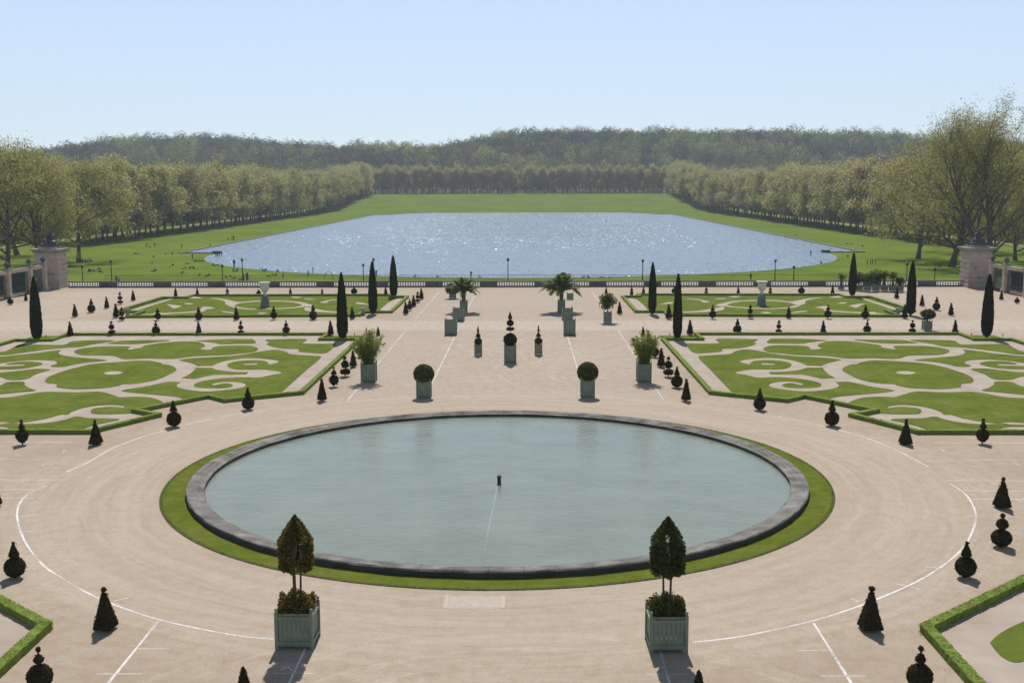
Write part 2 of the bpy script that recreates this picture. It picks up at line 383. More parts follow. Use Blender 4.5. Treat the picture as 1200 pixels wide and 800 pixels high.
def smooth(t): t = min(max(t, 0.0), 1.0); return t * t * (3 - 2 * t)
SKY_PX = [(-700, 186), (-60, 182), (0, 180), (50, 175), (90, 168), (140, 161), (200, 158), (260, 156), (300, 161), (350, 166), (400, 170), (450, 168), (500, 170),
          (545, 166), (575, 158), (600, 154), (640, 152), (700, 152), (800, 153), (900, 152), (935, 155), (965, 157), (1000, 155), (1050, 158), (1080, 163), (1200, 168), (1900, 178)]
RY = 1750.0
def ridge(x):
    px = 616 + x / RY * F_PX
    for (a, ya), (b, yb) in zip(SKY_PX, SKY_PX[1:]):
        if px <= b:
            k = max(0, (px - a) / (b - a)); yy = ya + (yb - ya) * k; break
    else: yy = SKY_PX[-1][1]
    return 18 + (217 - yy) * RY / F_PX - 24.0
def ground_z(x, y):
    b = LOW + 14.2 * smooth((y - 945) / 345.0)
    if y > 1320: b += (ridge(x) - 9.2) * smooth((y - 1320) / (RY - 1320))
    return b
def terrain(name, xs, ys, mat, dz=0.0):
    V = [(x, y, ground_z(x, y) + dz) for y in ys for x in xs]; n = len(xs)
    Fc = [(j * n + i, j * n + i + 1, (j + 1) * n + i + 1, (j + 1) * n + i) for j in range(len(ys) - 1) for i in range(n - 1)]
    me = bpy.data.meshes.new(name); me.from_pydata(V, [], Fc); me.materials.append(mat)
    for p in me.polygons: p.use_smooth = True
    return props(link(name, me), kind='structure')
xs = [-1500 + 60 * i for i in range(51)]
terrain('lower_lawn', xs, [120, 201.6, 400, 700, 900] + [945 + 20 * i for i in range(19)], M['lawn'])
M['leaf_litter'] = mat_mottled('leaf_litter', (.05, .055, .025), (.085, .08, .035), .05, .95, .3, .5, .5)
terrain('hill', xs, [1305 + 32 * i for i in range(32)], M['leaf_litter'])

M['kerbstone'] = mat_stone('kerb_stone', (.15, .135, .115), (.22, .20, .17), (.07, .065, .055))
# lake: rectangle with half round ends, as in the photograph
def lake_outline():
    pts = []; hw, r, y0, y1 = 117.0, 104.0, 387.0, 893.0
    for i in range(61):
        a = math.pi + math.pi * i / 60; pts.append((r * math.cos(a), y0 - 2 + r * math.sin(a)))
    pts += [(hw, y0), (hw, y1)]
    for i in range(61):
        a = math.pi * i / 60; pts.append((r * math.cos(a), y1 + 2 + r * math.sin(a)))
    pts += [(-hw, y1), (-hw, y0)]
    return pts
LK = lake_outline()
def make_lake_water():
    m, t, o = new_mat('lake_water'); p = pos(t); x, y, z = sep(t, p)
    v1 = comb(t, math_(t, 'MULTIPLY', x, .36), math_(t, 'MULTIPLY', y, .15)); v2 = comb(t, math_(t, 'MULTIPLY', x, .22), math_(t, 'MULTIPLY', y, .07))
    w1 = noise(t, v1, 1.0, 2, .5); w2 = noise(t, v2, 1.0, 2, .6); w3 = noise(t, p, .018, 3, .55)
    h = math_(t, 'ADD', math_(t, 'MULTIPLY', w1, 4.7), math_(t, 'MULTIPLY', w2, 1.5))
    gust = ramp(t, w3, [(.35, (.8, .8, .8)), (.65, (1, 1, 1))])
    # the breeze ruffles the open middle more than the sheltered banks
    breeze = math_(t, 'MULTIPLY', band(t, math_(t, 'ABSOLUTE', x), -200, 62, 45), band(t, y, 470, 1200, 110))
    amp = math_(t, 'ADD', .55, math_(t, 'MULTIPLY', breeze, 1.15))
    b = nd(t, 'ShaderNodeBump'); b.inputs['Distance'].default_value = 1.0; h = math_(t, 'MULTIPLY', h, amp)
    t.links.new(gust, b.inputs['Strength']); t.links.new(h, b.inputs['Height'])
    s = bsdf(t, o, (.150, .205, .265), .25, b.outputs[0], .5); s.inputs['IOR'].default_value = 1.33
    return m
M['lake'] = make_lake_water()
sheet('lake', LK, LOW + 0.06, M['lake'])
def strip(name, path, w, z0, z1, mat, closed=False, kind='structure'):
    """a kerb or wall of width w that follows a path"""
    n = len(path); mb = MB(); P = [Vector((p[0], p[1], 0)) for p in path]
    off = []
    for i in range(n):
        a = P[(i - 1) % n] if (closed or i > 0) else None; b = P[(i + 1) % n] if (closed or i < n - 1) else None
        d1 = (P[i] - a).normalized() if a is not None else None; d2 = (b - P[i]).normalized() if b is not None else None
        if d1 is None: d1 = d2
        if d2 is None: d2 = d1
        n1 = Vector((-d1.y, d1.x, 0)); n2 = Vector((-d2.y, d2.x, 0)); q = n1 + n2
        q = q.normalized() if q.length > 1e-6 else n1
        off.append(q / max(.45, q.dot(n1)))
    vs = []
    for i in range(n):
        for s, z in ((-1, z0), (-1, z1), (1, z1), (1, z0)):
            c = P[i] + off[i] * (s * w / 2); vs.append((c.x, c.y, z))
    fs = []; m = n if closed else n - 1
    for i in range(m):
        j = (i + 1) % n
        for k in range(4): fs.append((i * 4 + k, j * 4 + k, j * 4 + (k + 1) % 4, i * 4 + (k + 1) % 4))
    if not closed: fs += [(0, 1, 2, 3), ((n - 1) * 4 + 3, (n - 1) * 4 + 2, (n - 1) * 4 + 1, (n - 1) * 4)]
    mb.add(vs, fs); me = mb.mesh(name, mat); bm = bmesh.new(); bm.from_mesh(me); bmesh.ops.recalc_face_normals(bm, faces=bm.faces); bm.to_mesh(me); bm.free()
    o = link(name, me)
    return props(o, kind=kind) if kind else o
strip('lake_kerb', [(104.2, 386.6)] + LK[61:] + [(-104.2, 386.6)], 1.2, LOW - .3, LOW + .38, M['kerbstone'], False)
# sandy walks under the avenues and along the far trees
def draped(name, x0, x1, y0, y1, mat, dz=.05, nx=1, step=20):
    ys = np.arange(y0, y1 + .1, step); xs_ = np.linspace(x0, x1, nx + 1)
    V = [(x, y, ground_z(x, y) + dz) for y in ys for x in xs_]; n = nx + 1
    Fc = [(j * n + i, j * n + i + 1, (j + 1) * n + i + 1, (j + 1) * n + i) for j in range(len(ys) - 1) for i in range(n - 1)]
    me = bpy.data.meshes.new(name); me.from_pydata(V, [], Fc); me.materials.append(mat)
    return props(link(name, me), kind='structure')
M['walk'] = mat_mottled('walk_gravel', (.15, .17, .07), (.25, .24, .14), .06, .95, .3, 3, .05, .1)
draped('path', -200, -193, 330, 1240, M['walk'], .10)
draped('path', 184, 191, 330, 1240, M['walk'], .10)
draped('path', -190, 180, 1277, 1281, M['walk'], .25, 40, 4)

# ------------------------------------------------------------------ basin
fb = thing('fountain_basin', 'large round fountain basin with low grey stone rim in the gravel court', 'fountain basin', (PC[0], PC[1], 0))
mb = MB(); N = 144
prof = [(RO, 0), (RO + .02, .10), (RO - .01, .26), (RO + .03, .28), (RO + .02, .35), (RO - .06, .38), (RO - .34, .375), (RO - .38, .355), (RO - .64, .34), (RO - .68, .30), (RI + .05, .27), (RI, .25), (RI - .01, .20), (RI, -.05)]
vs = []; fs = []
for j, (r, z) in enumerate(prof):
    for i in range(N):
        a = 2 * math.pi * i / N; q = rnd.uniform(-.03, .03); vs.append((( r + q) * math.cos(a), (r + q) * math.sin(a), z + (rnd.uniform(-.022, .022) if z > .1 else 0)))
for j in range(len(prof) - 1):
    for i in range(N): fs.append((j * N + i, j * N + (i + 1) % N, (j + 1) * N + (i + 1) % N, (j + 1) * N + i))
def mat_rim():
    m, t, o = new_mat('basin_rim_stone'); v = nd(t, 'ShaderNodeTexCoord').outputs['Object']; x, y, z = sep(t, v)
    ang = math_(t, 'ARCTAN2', y, x)
    c = ramp(t, noise(t, v, 2.2, 6, .7), [(.30, (.11, .10, .085)), (.5, (.25, .235, .21)), (.68, (.46, .44, .40))])
    st = noise(t, v, 1.1, 6, .8); c = mixc(t, ramp(t, st, [(.44, (0, 0, 0)), (.6, (.85, .85, .85))]), c, (.07, .064, .055))
    fr = math_(t, 'FRACT', math_(t, 'MULTIPLY', ang, 72 / (2 * math.pi)))
    j = math_(t, 'MAXIMUM', math_(t, 'LESS_THAN', fr, .02), math_(t, 'GREATER_THAN', fr, .98))
    cell = nd(t, 'ShaderNodeTexWhiteNoise', noise_dimensions='1D'); t.links.new(math_(t, 'FLOOR', math_(t, 'MULTIPLY', ang, 72 / (2 * math.pi))), cell.inputs['W'])
    c = mixc(t, math_(t, 'MULTIPLY', cell.outputs['Value'], .25), c, (.20, .18, .165))
    c = mixc(t, math_(t, 'MULTIPLY', j, .45), c, (.06, .055, .05))
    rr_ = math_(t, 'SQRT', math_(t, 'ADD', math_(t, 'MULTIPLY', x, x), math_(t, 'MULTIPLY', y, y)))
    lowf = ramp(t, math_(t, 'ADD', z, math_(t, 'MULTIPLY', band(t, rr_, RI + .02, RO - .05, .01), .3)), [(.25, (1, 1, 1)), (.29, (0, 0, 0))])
    c = mixc(t, math_(t, 'MULTIPLY', lowf, .8), c, (.03, .03, .022))      # algae and damp, plus painted-in shade, on the wall below the coping
    bsdf(t, o, c, .95, bump(t, noise(t, v, 6, 6, .7), 1.0, .08), .1); return m
M['rim'] = mat_rim()
mb.add(vs, fs, 0, False); mb.obj('rim', M['rim'], fb)
def disc(name, r, z, mat, n=96, parent=None, rin=0.0, c=(0, 0)):
    mb = MB()
    if rin:
        vs = [((rr) * math.cos(2 * math.pi * i / n) + c[0], rr * math.sin(2 * math.pi * i / n) + c[1], z) for rr in (r, rin) for i in range(n)]
        mb.add(vs, [(i, (i + 1) % n, n + (i + 1) % n, n + i) for i in range(n)])
    else:
        mb.add([(r * math.cos(2 * math.pi * i / n) + c[0], r * math.sin(2 * math.pi * i / n) + c[1], z) for i in range(n)], [tuple(range(n))])
    return mb.obj(name, mat, parent)
M['poolbed'] = mat_mottled('pool_bed', (.26, .29, .24), (.42, .45, .38), .3, .9)
disc('bed', RI + .02, .012, M['poolbed'], parent=fb)
def make_pool_water():
    m, t, o = new_mat('pool_water'); p = pos(t); x, y, z = sep(t, p)
    v = comb(t, x, math_(t, 'MULTIPLY', y, 1.3))
    w = math_(t, 'ADD', math_(t, 'MULTIPLY', noise(t, v, 2.2, 3, .6), .5), math_(t, 'MULTIPLY', noise(t, v, .5, 3), 1.0))
    nb = bump(t, w, .14, .5)
    big = noise(t, p, .16, 4, .6)
    d = nd(t, 'ShaderNodeBsdfDiffuse'); t.links.new(ramp(t, big, [(.3, (.222, .240, .190)), (.7, (.285, .305, .25))]), d.inputs[0])
    tr = nd(t, 'ShaderNodeBsdfTransparent'); tr.inputs[0].default_value = (.78, .9, .86, 1)
    mx = nd(t, 'ShaderNodeMixShader'); mx.inputs[0].default_value = .42
    t.links.new(d.outputs[0], mx.inputs[1]); t.links.new(tr.outputs[0], mx.inputs[2])
    g = nd(t, 'ShaderNodeBsdfGlossy'); g.inputs['Roughness'].default_value = .06; t.links.new(nb, g.inputs['Normal'])
    fr = nd(t, 'ShaderNodeFresnel'); fr.inputs[0].default_value = 1.33; t.links.new(nb, fr.inputs['Normal'])
    m2 = nd(t, 'ShaderNodeMixShader'); t.links.new(fr.outputs[0], m2.inputs[0]); t.links.new(mx.outputs[0], m2.inputs[1]); t.links.new(g.outputs[0], m2.inputs[2])
    t.links.new(m2.outputs[0], o.inputs[0]); return m
M['pool'] = make_pool_water()
w = disc('pool_water', RI - .03, .07, M['pool'], c=PC); props(w, kind='structure')
nz = thing('fountain_nozzle', 'short black fountain nozzle standing in the middle of the pale green water', 'fountain nozzle', (*at(585, 567.5)[:2], .015)); nz.scale = (.9, .9, .74)
mb = MB(); mb.lathe([(.20, 0), (.20, .06), (.13, .08), (.13, .62), (.17, .64), (.17, .72), (.09, .74)], n=18); mb.obj('pipe_head', M['iron'], nz)
mb = MB(); mb.lathe([(.05, .74), (.06, .80), (.03, .82)], n=12); mb.obj('jet_tip', M['iron'], nz)
mb = MB(); mb.tube([(0.05, 67.9, .012), (-.05, 64, .012), (-.25, 58, .012), (-.36, 51.6, .012)], .05, 8)
M['pipe'] = mat_mottled('pale_pipe', (.75, .8, .82), (.85, .9, .9), .6)
props(mb.obj('water_pipe', M['pipe']), 'long pale water pipe lying under the pool water from the nozzle towards the near rim', 'pipe')
gring = disc('grass_ring', GR, .03, M['ring'], 144, None, RO - .1, PC); props(gring, kind='structure')
disc_e = MB(); vs = []; n = 144
for r, z in ((GR + .07, .0), (GR + .07, .031), (GR - .02, .034)):
    vs += [(r * math.cos(2 * math.pi * i / n) + PC[0], r * math.sin(2 * math.pi * i / n) + PC[1], z) for i in range(n)]
disc_e.add(vs, [(j * n + i, j * n + (i + 1) % n, (j + 1) * n + (i + 1) % n, (j + 1) * n + i) for j in range(2) for i in range(n)])
props(disc_e.obj('turf_edge', M['edge']), kind='structure')
# short blades along the ring so the turf has a soft edge
a = nrng.uniform(0, 2 * np.pi, 9000); rr = nrng.uniform(GR - .12, GR + .04, 9000)
P = np.stack([PC[0] + rr * np.cos(a), PC[1] + rr * np.sin(a), np.full_like(a, .045)], 1)
M['blade'] = mat_leaf('grass_blade', [(.085, .14, .012), (.105, .17, .016), (.14, .2, .024)], .4, (1.2, 1.2, .5), 1.0)
props(link('turf_blades', np_mesh('turf_blades', leaf_cards(P, .06, nrng, 0, 1.2, np.tile(np.array([[0, 0, 1.0]]), (9000, 1)), .5), 4, M['blade'])), kind='stuff')

# inspection cover by the near rim
cv = sheet('slab', [(-1.65, 46.6), (.6, 46.6), (.6, 47.9), (-1.65, 47.9)], .004, mat_mottled('cover_slab', (.38, .32, .265), (.43, .37, .31), 3, .95))
props(cv, kind='structure')
for nm, x0, x1, y0, y1 in (('kerb', -1.86, -1.67, 46.5, 48), ('kerb', .62, .8, 46.5, 48), ('kerb', -1.66, .61, 46.42, 46.58)):
    props(sheet(nm, [(x0, y0), (x1, y0), (x1, y1), (x0, y1)], .006, M['chalk'] if nm == 'x' else mat_mottled('pale_kerb', (.40, .335, .27), (.47, .40, .33), 5, .95)), kind='structure')

# ------------------------------------------------------------------ chalk markings on the gravel
def ribbon(pts, w, z, closed=False):
    mb = MB(); n = len(pts); P = [Vector((p[0], p[1], 0)) for p in pts]; vs = []
    for i in range(n):
        d = (P[min(i + 1, n - 1)] - P[max(i - 1, 0)]).normalized(); q = Vector((-d.y, d.x, 0)); ww = w * rnd.uniform(.62, .95) / 2
        a = P[i] + q * ww; b = P[i] - q * ww; vs += [(a.x, a.y, z), (b.x, b.y, z)]
    mb.add(vs, [(2 * i + 1, 2 * i, 2 * i + 2, 2 * i + 3)[::-1] for i in range(n - 1)])
    return mb
marks = MB()
def chalk(pts, w=.13, z=.004):
    """straight pieces between the points, cut short so the width can waver"""
    q = []
    for a, b in zip(pts, pts[1:]):
        L = math.hypot(b[0] - a[0], b[1] - a[1]); k = max(1, int(L / .7))
        q += [(a[0] + (b[0] - a[0]) * i / k, a[1] + (b[1] - a[1]) * i / k) for i in range(k)]
    q.append(pts[-1]); mb = ribbon(q, w, z); marks.add(mb.v, mb.f)
def cpx(pts): return [tuple(at(*p)[:2]) for p in pts]
def catm(pts, k=6):
    out = []; n = len(pts)
    for i in range(n - 1):
        p0, p1, p2, p3 = [Vector(pts[min(max(j, 0), n - 1)]).to_2d() for j in (i - 1, i, i + 1, i + 2)]
        for s in range(k):
            t = s / k
            q = .5 * ((2 * p1) + (p2 - p0) * t + (2 * p0 - 5 * p1 + 4 * p2 - p3) * t * t + (3 * p1 - p0 - 3 * p2 + p3) * t ** 3); out.append((q.x, q.y))
    out.append(tuple(pts[-1][:2])); return out
chalk(catm(cpx([(320, 748.5), (270, 743), (190, 726.5), (135, 708.5), (100, 693), (73, 677), (52, 663), (34, 642), (24, 622), (20, 602), (24, 588), (35, 577), (55, 569)])))
chalk(catm(cpx([(78, 552.5), (104, 541), (130, 526), (166, 512), (204, 501), (250, 490), (300, 481)])))
chalk(catm(cpx([(300, 481), (345, 474.5), (414, 469.8), (482, 465.6), (550, 463.5)])), .075)
chalk(catm(cpx([(812, 752), (870, 745), (948, 728), (1000, 712), (1045, 694.5), (1080, 678), (1108, 660), (1130, 640), (1141, 618), (1143.5, 602), (1137, 586), (1128, 576), (1113, 566)])))
chalk(catm(cpx([(1088, 546.5), (1050, 527), (1015, 513), (970, 500.5), (910, 488)])))
chalk(catm(cpx([(910, 488), (860, 480), (800, 472.5), (740, 467.5), (700, 465)])), .07)
for s in (-1, 1):
    chalk([(s * 13.35, 93.6), (s * 13.35, 100)], .11); chalk([(s * 13.35, 101.5), (s * 13.3, 141)], .11); chalk([(s * 13.3, 151), (s * 13.0, 191)], .10)
    chalk([(s * 6.9, 96), (s * 6.75, 141)], .12); chalk([(s * 6.75, 151), (s * 6.7, 192)], .10)
    chalk([(s * 13.65, 44.9), (s * 13.5, 33)], .13)
    chalk([(s * 6.95, 42.3), (s * 6.95, 33)], .13); chalk([(s * 6.2, 39.9), (s * 7.7, 39.9)], .07)
    chalk([(s * 12.3, 42.1), (s * 13.55, 42.1)], .07); chalk([(s * 12.6, 39.8), (s * 14.3, 39.8)], .06)
for y in (78.0, 73.0, 67.7, 65.4, 63.6):
    chalk([(-62, y + .2), (-30.5 if y > 70 else -27.0, y)], .09); chalk([(62, y - .2), (30.5 if y > 70 else 27.2, y)], .09)
for px in ([(49, 546), (53, 543)], [(73, 530), (76, 527)], [(104, 559), (108, 557)], [(1120, 540), (1129, 543.5)], [(1186, 540.5), (1196, 545.5)], [(1160, 564), (1167, 567)], [(1103, 526), (1107, 529)], [(1190, 585), (1198, 588.5)],
           [(24, 623), (40, 621.5)], [(53, 664), (68, 661)], [(67, 689.5), (81, 685.5)], [(133, 704), (150, 700)], [(25, 604.5), (46, 603)], [(1129, 605), (1153, 605)], [(1084, 663.5), (1103, 665.5)], [(1067, 687), (1078, 690)], [(997, 701), (1007, 704.5)], [(1050, 683.5), (1062, 686)]):
    chalk(cpx(px), .07)
props(marks.obj('chalk_markings', M['chalk']), kind='structure')
# ------------------------------------------------------------------ embroidered parterres
def mir(P): return [(-x, y) for x, y in P]
def patchwork(name, polys, z, mat, thick=.0):
    """flat beds (structure) cut to the traced outlines"""
    mb = MB(); me = bpy.data.meshes.new(name); bm = bmesh.new()
    for i, P in enumerate(polys):
        Q = catm(P + [P[0]], 3)[:-1] if len(P) > 3 else P
        vs = [bm.verts.new((x, y, z + .003 * (i % 5))) for x, y in Q]
        try: f = bm.faces.new(vs)
        except ValueError: continue
        f.normal_update()
        if f.normal.z < 0: f.normal_flip()
    bmesh.ops.triangulate(bm, faces=list(bm.faces)); bm.to_mesh(me); bm.free(); me.materials.append(mat)
    return props(link(name, me), kind='structure')
E0 = -46
PATCH = [
 [(E0, 414), (0, 412.7), (12, 409.4), (19, 405.6), (27, 403.7), (70, 404.4), (80, 402.5), (87.5, 399.6), (131, 398.8), (130, 400.3), (107.5, 403.7), (95, 406.5), (75, 407.7), (52.5, 410), (31, 412.7), (11, 415.6), (0, 416.2), (E0, 417.5)],
 [(E0, 419.5), (0, 418), (16, 416.5), (37.5, 414.4), (56, 412), (67.5, 410.6), (71, 410.5), (68, 413.5), (71, 416), (81, 417.9), (96, 419.4), (112.5, 420.6), (125, 422.5), (109, 424), (92.5, 426), (80, 428.7), (74, 430), (62.5, 430), (60, 428.7), (67.5, 426), (65, 423), (52.5, 422), (32.5, 422), (12.5, 423.7), (0, 425.6), (E0, 428)],
 [(-6, 431), (0, 433), (25, 432), (41, 429.4), (48.7, 427), (46, 424.7), (31, 423.6), (16, 424.6), (7.5, 426.8), (14, 427.2), (28, 426.8), (29, 428.5), (12, 429.2), (0, 429.4)],
 [(E0, 437), (0, 436.5), (22.5, 434.6), (41, 432.3), (56, 432.5), (56.5, 434), (41, 438.7), (30, 444.4), (11, 445), (0, 441.5), (-15, 440.5), (E0, 440)],
 [(-20, 456), (0, 452), (9, 448), (27, 447.5), (28, 451), (34, 455), (41, 457.7), (25, 459.4), (0, 461.9), (-25, 464)],
 [(67, 453.9), (66.5, 450), (55.6, 448.7), (54, 445), (60, 440.5), (75, 435), (95, 429.5), (115, 426), (140, 424.2), (156, 423), (175, 423), (188, 425.4), (190, 427), (198.7, 428), (206.3, 433.4), (195, 440), (181, 445.6), (160, 449.4), (142.5, 450.2), (139, 452), (120, 455), (87.5, 456)],
 [(E0, 468), (0, 466.3), (16, 465), (37.5, 461.3), (54, 459.3), (87.5, 460), (116, 459), (134, 463.7), (140, 465.5), (157.5, 465), (176, 466), (187.5, 469.8), (193, 473.7), (191, 477), (181, 479.4), (171, 481.5), (165, 482.6), (155, 484), (140, 485), (112.5, 485), (107.5, 482.5), (110, 478.9), (125, 477), (137.5, 477.2), (145.4, 478.2), (145.6, 475.8), (131, 474.2), (112.5, 475.4), (95, 478.5), (81.5, 483.5), (80, 485.6), (70, 486), (56, 490), (32.5, 494.2), (16, 495.4), (7.5, 494.2), (0, 494.2), (E0, 494)],
 [(E0, 498), (0, 497.3), (7.5, 496), (32.5, 497), (59, 495), (80, 491), (90, 488), (102.5, 490), (131, 490.6), (139, 492), (120, 496), (107.5, 499.2), (96, 502.3), (75, 502.8), (25, 502.4), (16, 502.4), (0, 499.6), (E0, 500)],
 [(87.5, 413), (90, 410), (102.5, 407.5), (120, 406), (149, 406), (151, 407.5), (149, 410), (166, 407.5), (171, 404.6), (200, 401), (215, 400.2), (232.5, 401), (240, 405.4), (234, 408.9), (247.5, 410), (249, 408), (256, 405.8), (277.5, 405), (295, 405.7), (302, 409), (296, 412.7), (280, 414.3), (265, 416), (227.5, 417.5), (207.5, 420), (194, 420.5), (174, 420), (152.5, 420.8), (144, 420.4), (132.5, 417), (112.5, 416.6), (96, 416)],
 [(126, 402.6), (135, 400.6), (147, 399.2), (198, 398.7), (186, 400.6), (165, 402.7), (140, 403.2)],
 [(230, 399.4), (256, 397.7), (290, 397.4), (295.6, 397.7), (299, 402.3), (280, 402.8), (259, 403.2), (252.5, 401.8), (235, 400)],
 [(210, 422), (227, 419.7), (277, 416.6), (319, 410), (334, 412), (340, 415), (367.5, 417), (375.6, 418.7), (360, 432.5), (340, 450), (326, 461), (305, 463), (280, 465.8), (271, 467), (249, 463.8), (224, 468.4), (206, 464.8), (177.5, 462), (142.5, 458), (171, 453), (197.5, 447.5), (212.5, 448), (213, 443.7), (222.5, 438.7), (230, 432), (232.5, 429.4), (225, 425.6)],
 [(311, 398), (357.5, 397.3), (354, 402.3), (372.5, 403), (389, 402.6), (392.5, 404), (382.5, 413.5), (367.5, 413.7), (351, 412), (350, 409), (332.5, 408.5), (317.5, 405.6), (312.5, 402.5), (316, 402)],
]
SANDY = [
 [(247.5, 429.4), (260, 424.4), (277, 421.2), (292.5, 420.1), (310, 420.9), (327, 423.7), (316, 427.2), (314, 425), (309, 423), (296, 422.4), (280, 423.2), (268, 426), (266.5, 429), (270, 432), (280, 433.7), (300, 433.5), (315, 433.8), (330, 437), (319, 439.2), (304, 442.5), (290, 442), (288, 439.5), (291, 436.3), (280, 436.2), (259, 434.4), (247.5, 431)],
 [(227, 431), (249, 431.2), (249, 429.2), (227, 429.8)],
 [(212.5, 448), (212.5, 444), (227.5, 444.4), (240, 442), (252.5, 439.7), (280, 439.4), (292, 439.4), (292, 442.3), (277.5, 442.3), (252.5, 444.4), (235, 447.5), (227.5, 451), (230, 454.4), (246, 455.6), (265, 455), (273, 452.5), (270, 450), (262, 449.3), (252, 451.5), (249, 450.3), (262, 447.9), (275, 448), (285, 449.5), (288, 452), (283, 454.5), (272.5, 456.3), (252.5, 458.5), (234, 458.7), (215, 456), (207, 452.5)],
 [(286, 427), (300, 426.3), (300, 427.8), (287, 428)],
 [(121, 437.2), (130, 435.6), (140, 435.7), (144, 437), (138, 438.8), (126, 439.2)],
]
HP = [(-36.9, 80.8), (-30.3, 80.8), (-27.2, 86.8), (-29.6, 88.5), (-25.4, 94.8), (-23.5, 92.9), (-21.2, 94.4), (-17.8, 96.5), (-17.75, 130.8), (-22.35, 130.8), (-22.3, 135.5), (-54.0, 135.5), (-53.8, 130.3), (-58.1, 130.2), (-58.1, 96.5), (-54.7, 94.4), (-52.4, 92.9), (-50.5, 94.8), (-46.3, 88.5), (-48.7, 86.8), (-45.6, 80.8)]
BK = [(-53.0, 153.9), (-21.4, 155.3), (-21.5, 159.4), (-17.45, 159.5), (-17.4, 181.6), (-20.2, 181.8), (-20.2, 184.9), (-53.0, 184.3), (-53.0, 180.6), (-56.9, 180.4), (-57.0, 160.2), (-53.0, 160.0)]
FB = [(-17.95, 43.9), (-24.4, 49.55), (-30, 54.2), (-40, 54.2), (-40, 20), (-17.95, 20)]
def inset(poly, d):
    """shrink a polygon"""
    n = len(poly); A = sum(poly[i][0] * poly[(i + 1) % n][1] - poly[(i + 1) % n][0] * poly[i][1] for i in range(n)); s = 1 if A > 0 else -1; out = []
    for i in range(n):
        a, p, b = Vector(poly[i - 1]), Vector(poly[i]), Vector(poly[(i + 1) % n])
        d1 = (p - a).normalized(); d2 = (b - p).normalized(); n1 = Vector((-d1.y, d1.x)) * s; n2 = Vector((-d2.y, d2.x)) * s
        q = (n1 + n2); q = q / max(.35, (1 + n1.dot(n2))); out.append(tuple(p + q * d))
    return out
pw = [[tuple(at(*p)[:2]) for p in P] for P in PATCH]; sw = [[tuple(at(*p)[:2]) for p in P] for P in SANDY]
sheet('parterre_sand', HP, .008, M['sand']); sheet('parterre_sand', mir(HP), .008, M['sand'])
for f in (lambda q: q, mir):
    patchwork('parterre_grass', [f(P) for P in pw], .030, M['parterre'])
    patchwork('parterre_scroll', [f(P) for P in sw], .036, M['sand'])
# bare earth cut along the near edge of every bed
eb = MB()
for P in pw:
    for f in (lambda q: q, mir):
        Q = catm(f(P) + [f(P)[0]], 3); rb = ribbon(Q, .16, .026); eb.add(rb.v, rb.f)
props(eb.obj('turf_edge', M['edge']), kind='structure')
# the far pair: grass field with sand scrolls laid in it
BS = [
 [(731, 350), (746, 351), (760, 365.2), (745, 365.5)],
 [(771, 357.2), (780, 355), (788, 354), (788, 355.6), (781, 356.4)],
 [(799, 349.6), (816, 350.6), (820, 351), (832, 353.8), (824, 354.6), (821, 352.2), (812, 351.2)],
 [(853, 348.2), (858, 347.2), (868, 347.2), (862, 348.6)],
 [(838, 350.4), (850, 349.4), (851, 350.1), (840, 351)],
 [(838, 357.6), (852, 354.0), (868, 352.2), (888, 351.6), (908, 351.8), (925, 353.2), (931, 352.8), (944, 350.2), (956, 348.8), (963, 348.7), (950, 350.8), (944, 353), (943, 356.2), (934, 357.4), (925, 354.6), (908, 353.0), (888, 352.7), (868, 353.4), (856, 355.4), (852, 357.4), (848, 359), (842, 359)],
 [(852, 357.6), (860, 359.4), (880, 360.7), (898, 361.1), (913, 361), (925, 359.6), (934, 357.4), (940, 357), (930, 360.6), (913, 362), (898, 362), (880, 361.7), (860, 360.5), (848, 358.8)],
 [(833, 362), (846, 359.8), (849, 361), (846, 363.6), (835, 365), (815, 366.2), (799, 366.2), (800, 365.2), (816, 364.5)],
 [(953.5, 360.7), (962, 359), (970, 359), (973, 363.2), (985, 364.6), (1000, 365.6), (1015, 366), (1025, 365.7), (1028, 367), (1042, 367.7), (1020, 368.2), (1000, 366.8), (985, 366), (968, 364.6), (964, 361.8)],
 [(890.5, 366.4), (897, 365.8), (904, 366.8), (898, 367.6)],
 [(926, 367.4), (932, 365.4), (944, 364.2), (946, 365.1), (936, 366.2)],
 [(980.5, 355.4), (988, 354.4), (993, 355), (986, 356)],
 [(994, 358.2), (1004, 356.6), (1013, 355.8), (1010, 357.4), (1004, 360.6), (999, 359.6)],
 [(1006, 349.4), (1011, 349.4), (1053, 362.2), (1050, 366.4), (1043, 366), (1046, 363)],
 [(984, 346.6), (990, 348), (985, 349), (972, 348.9), (976, 347.6)],
]
bsw = [[tuple(at(*p)[:2]) for p in P] for P in BS]
sheet('parterre_grass', BK, .012, M['parterre']); sheet('parterre_grass', mir(BK), .012, M['parterre'])
patchwork('parterre_scroll', bsw, .02, M['sand']); patchwork('parterre_scroll', [mir(P) for P in bsw], .02, M['sand'])
# near pair, only their corners are in the picture
for f in (lambda q: q, mir):
    sheet('parterre_sand', f(FB), .008, M['sand'])
gp = [tuple(at(*p)[:2]) for p in [(1160, 753), (1172, 742), (1200, 728), (1260, 706), (1330, 740), (1300, 790), (1220, 772), (1195, 776), (1182, 774), (1170, 766)]]
patchwork('parterre_grass', [gp], .024, M['parterre']); patchwork('parterre_grass', [mir(gp)], .024, M['parterre'])

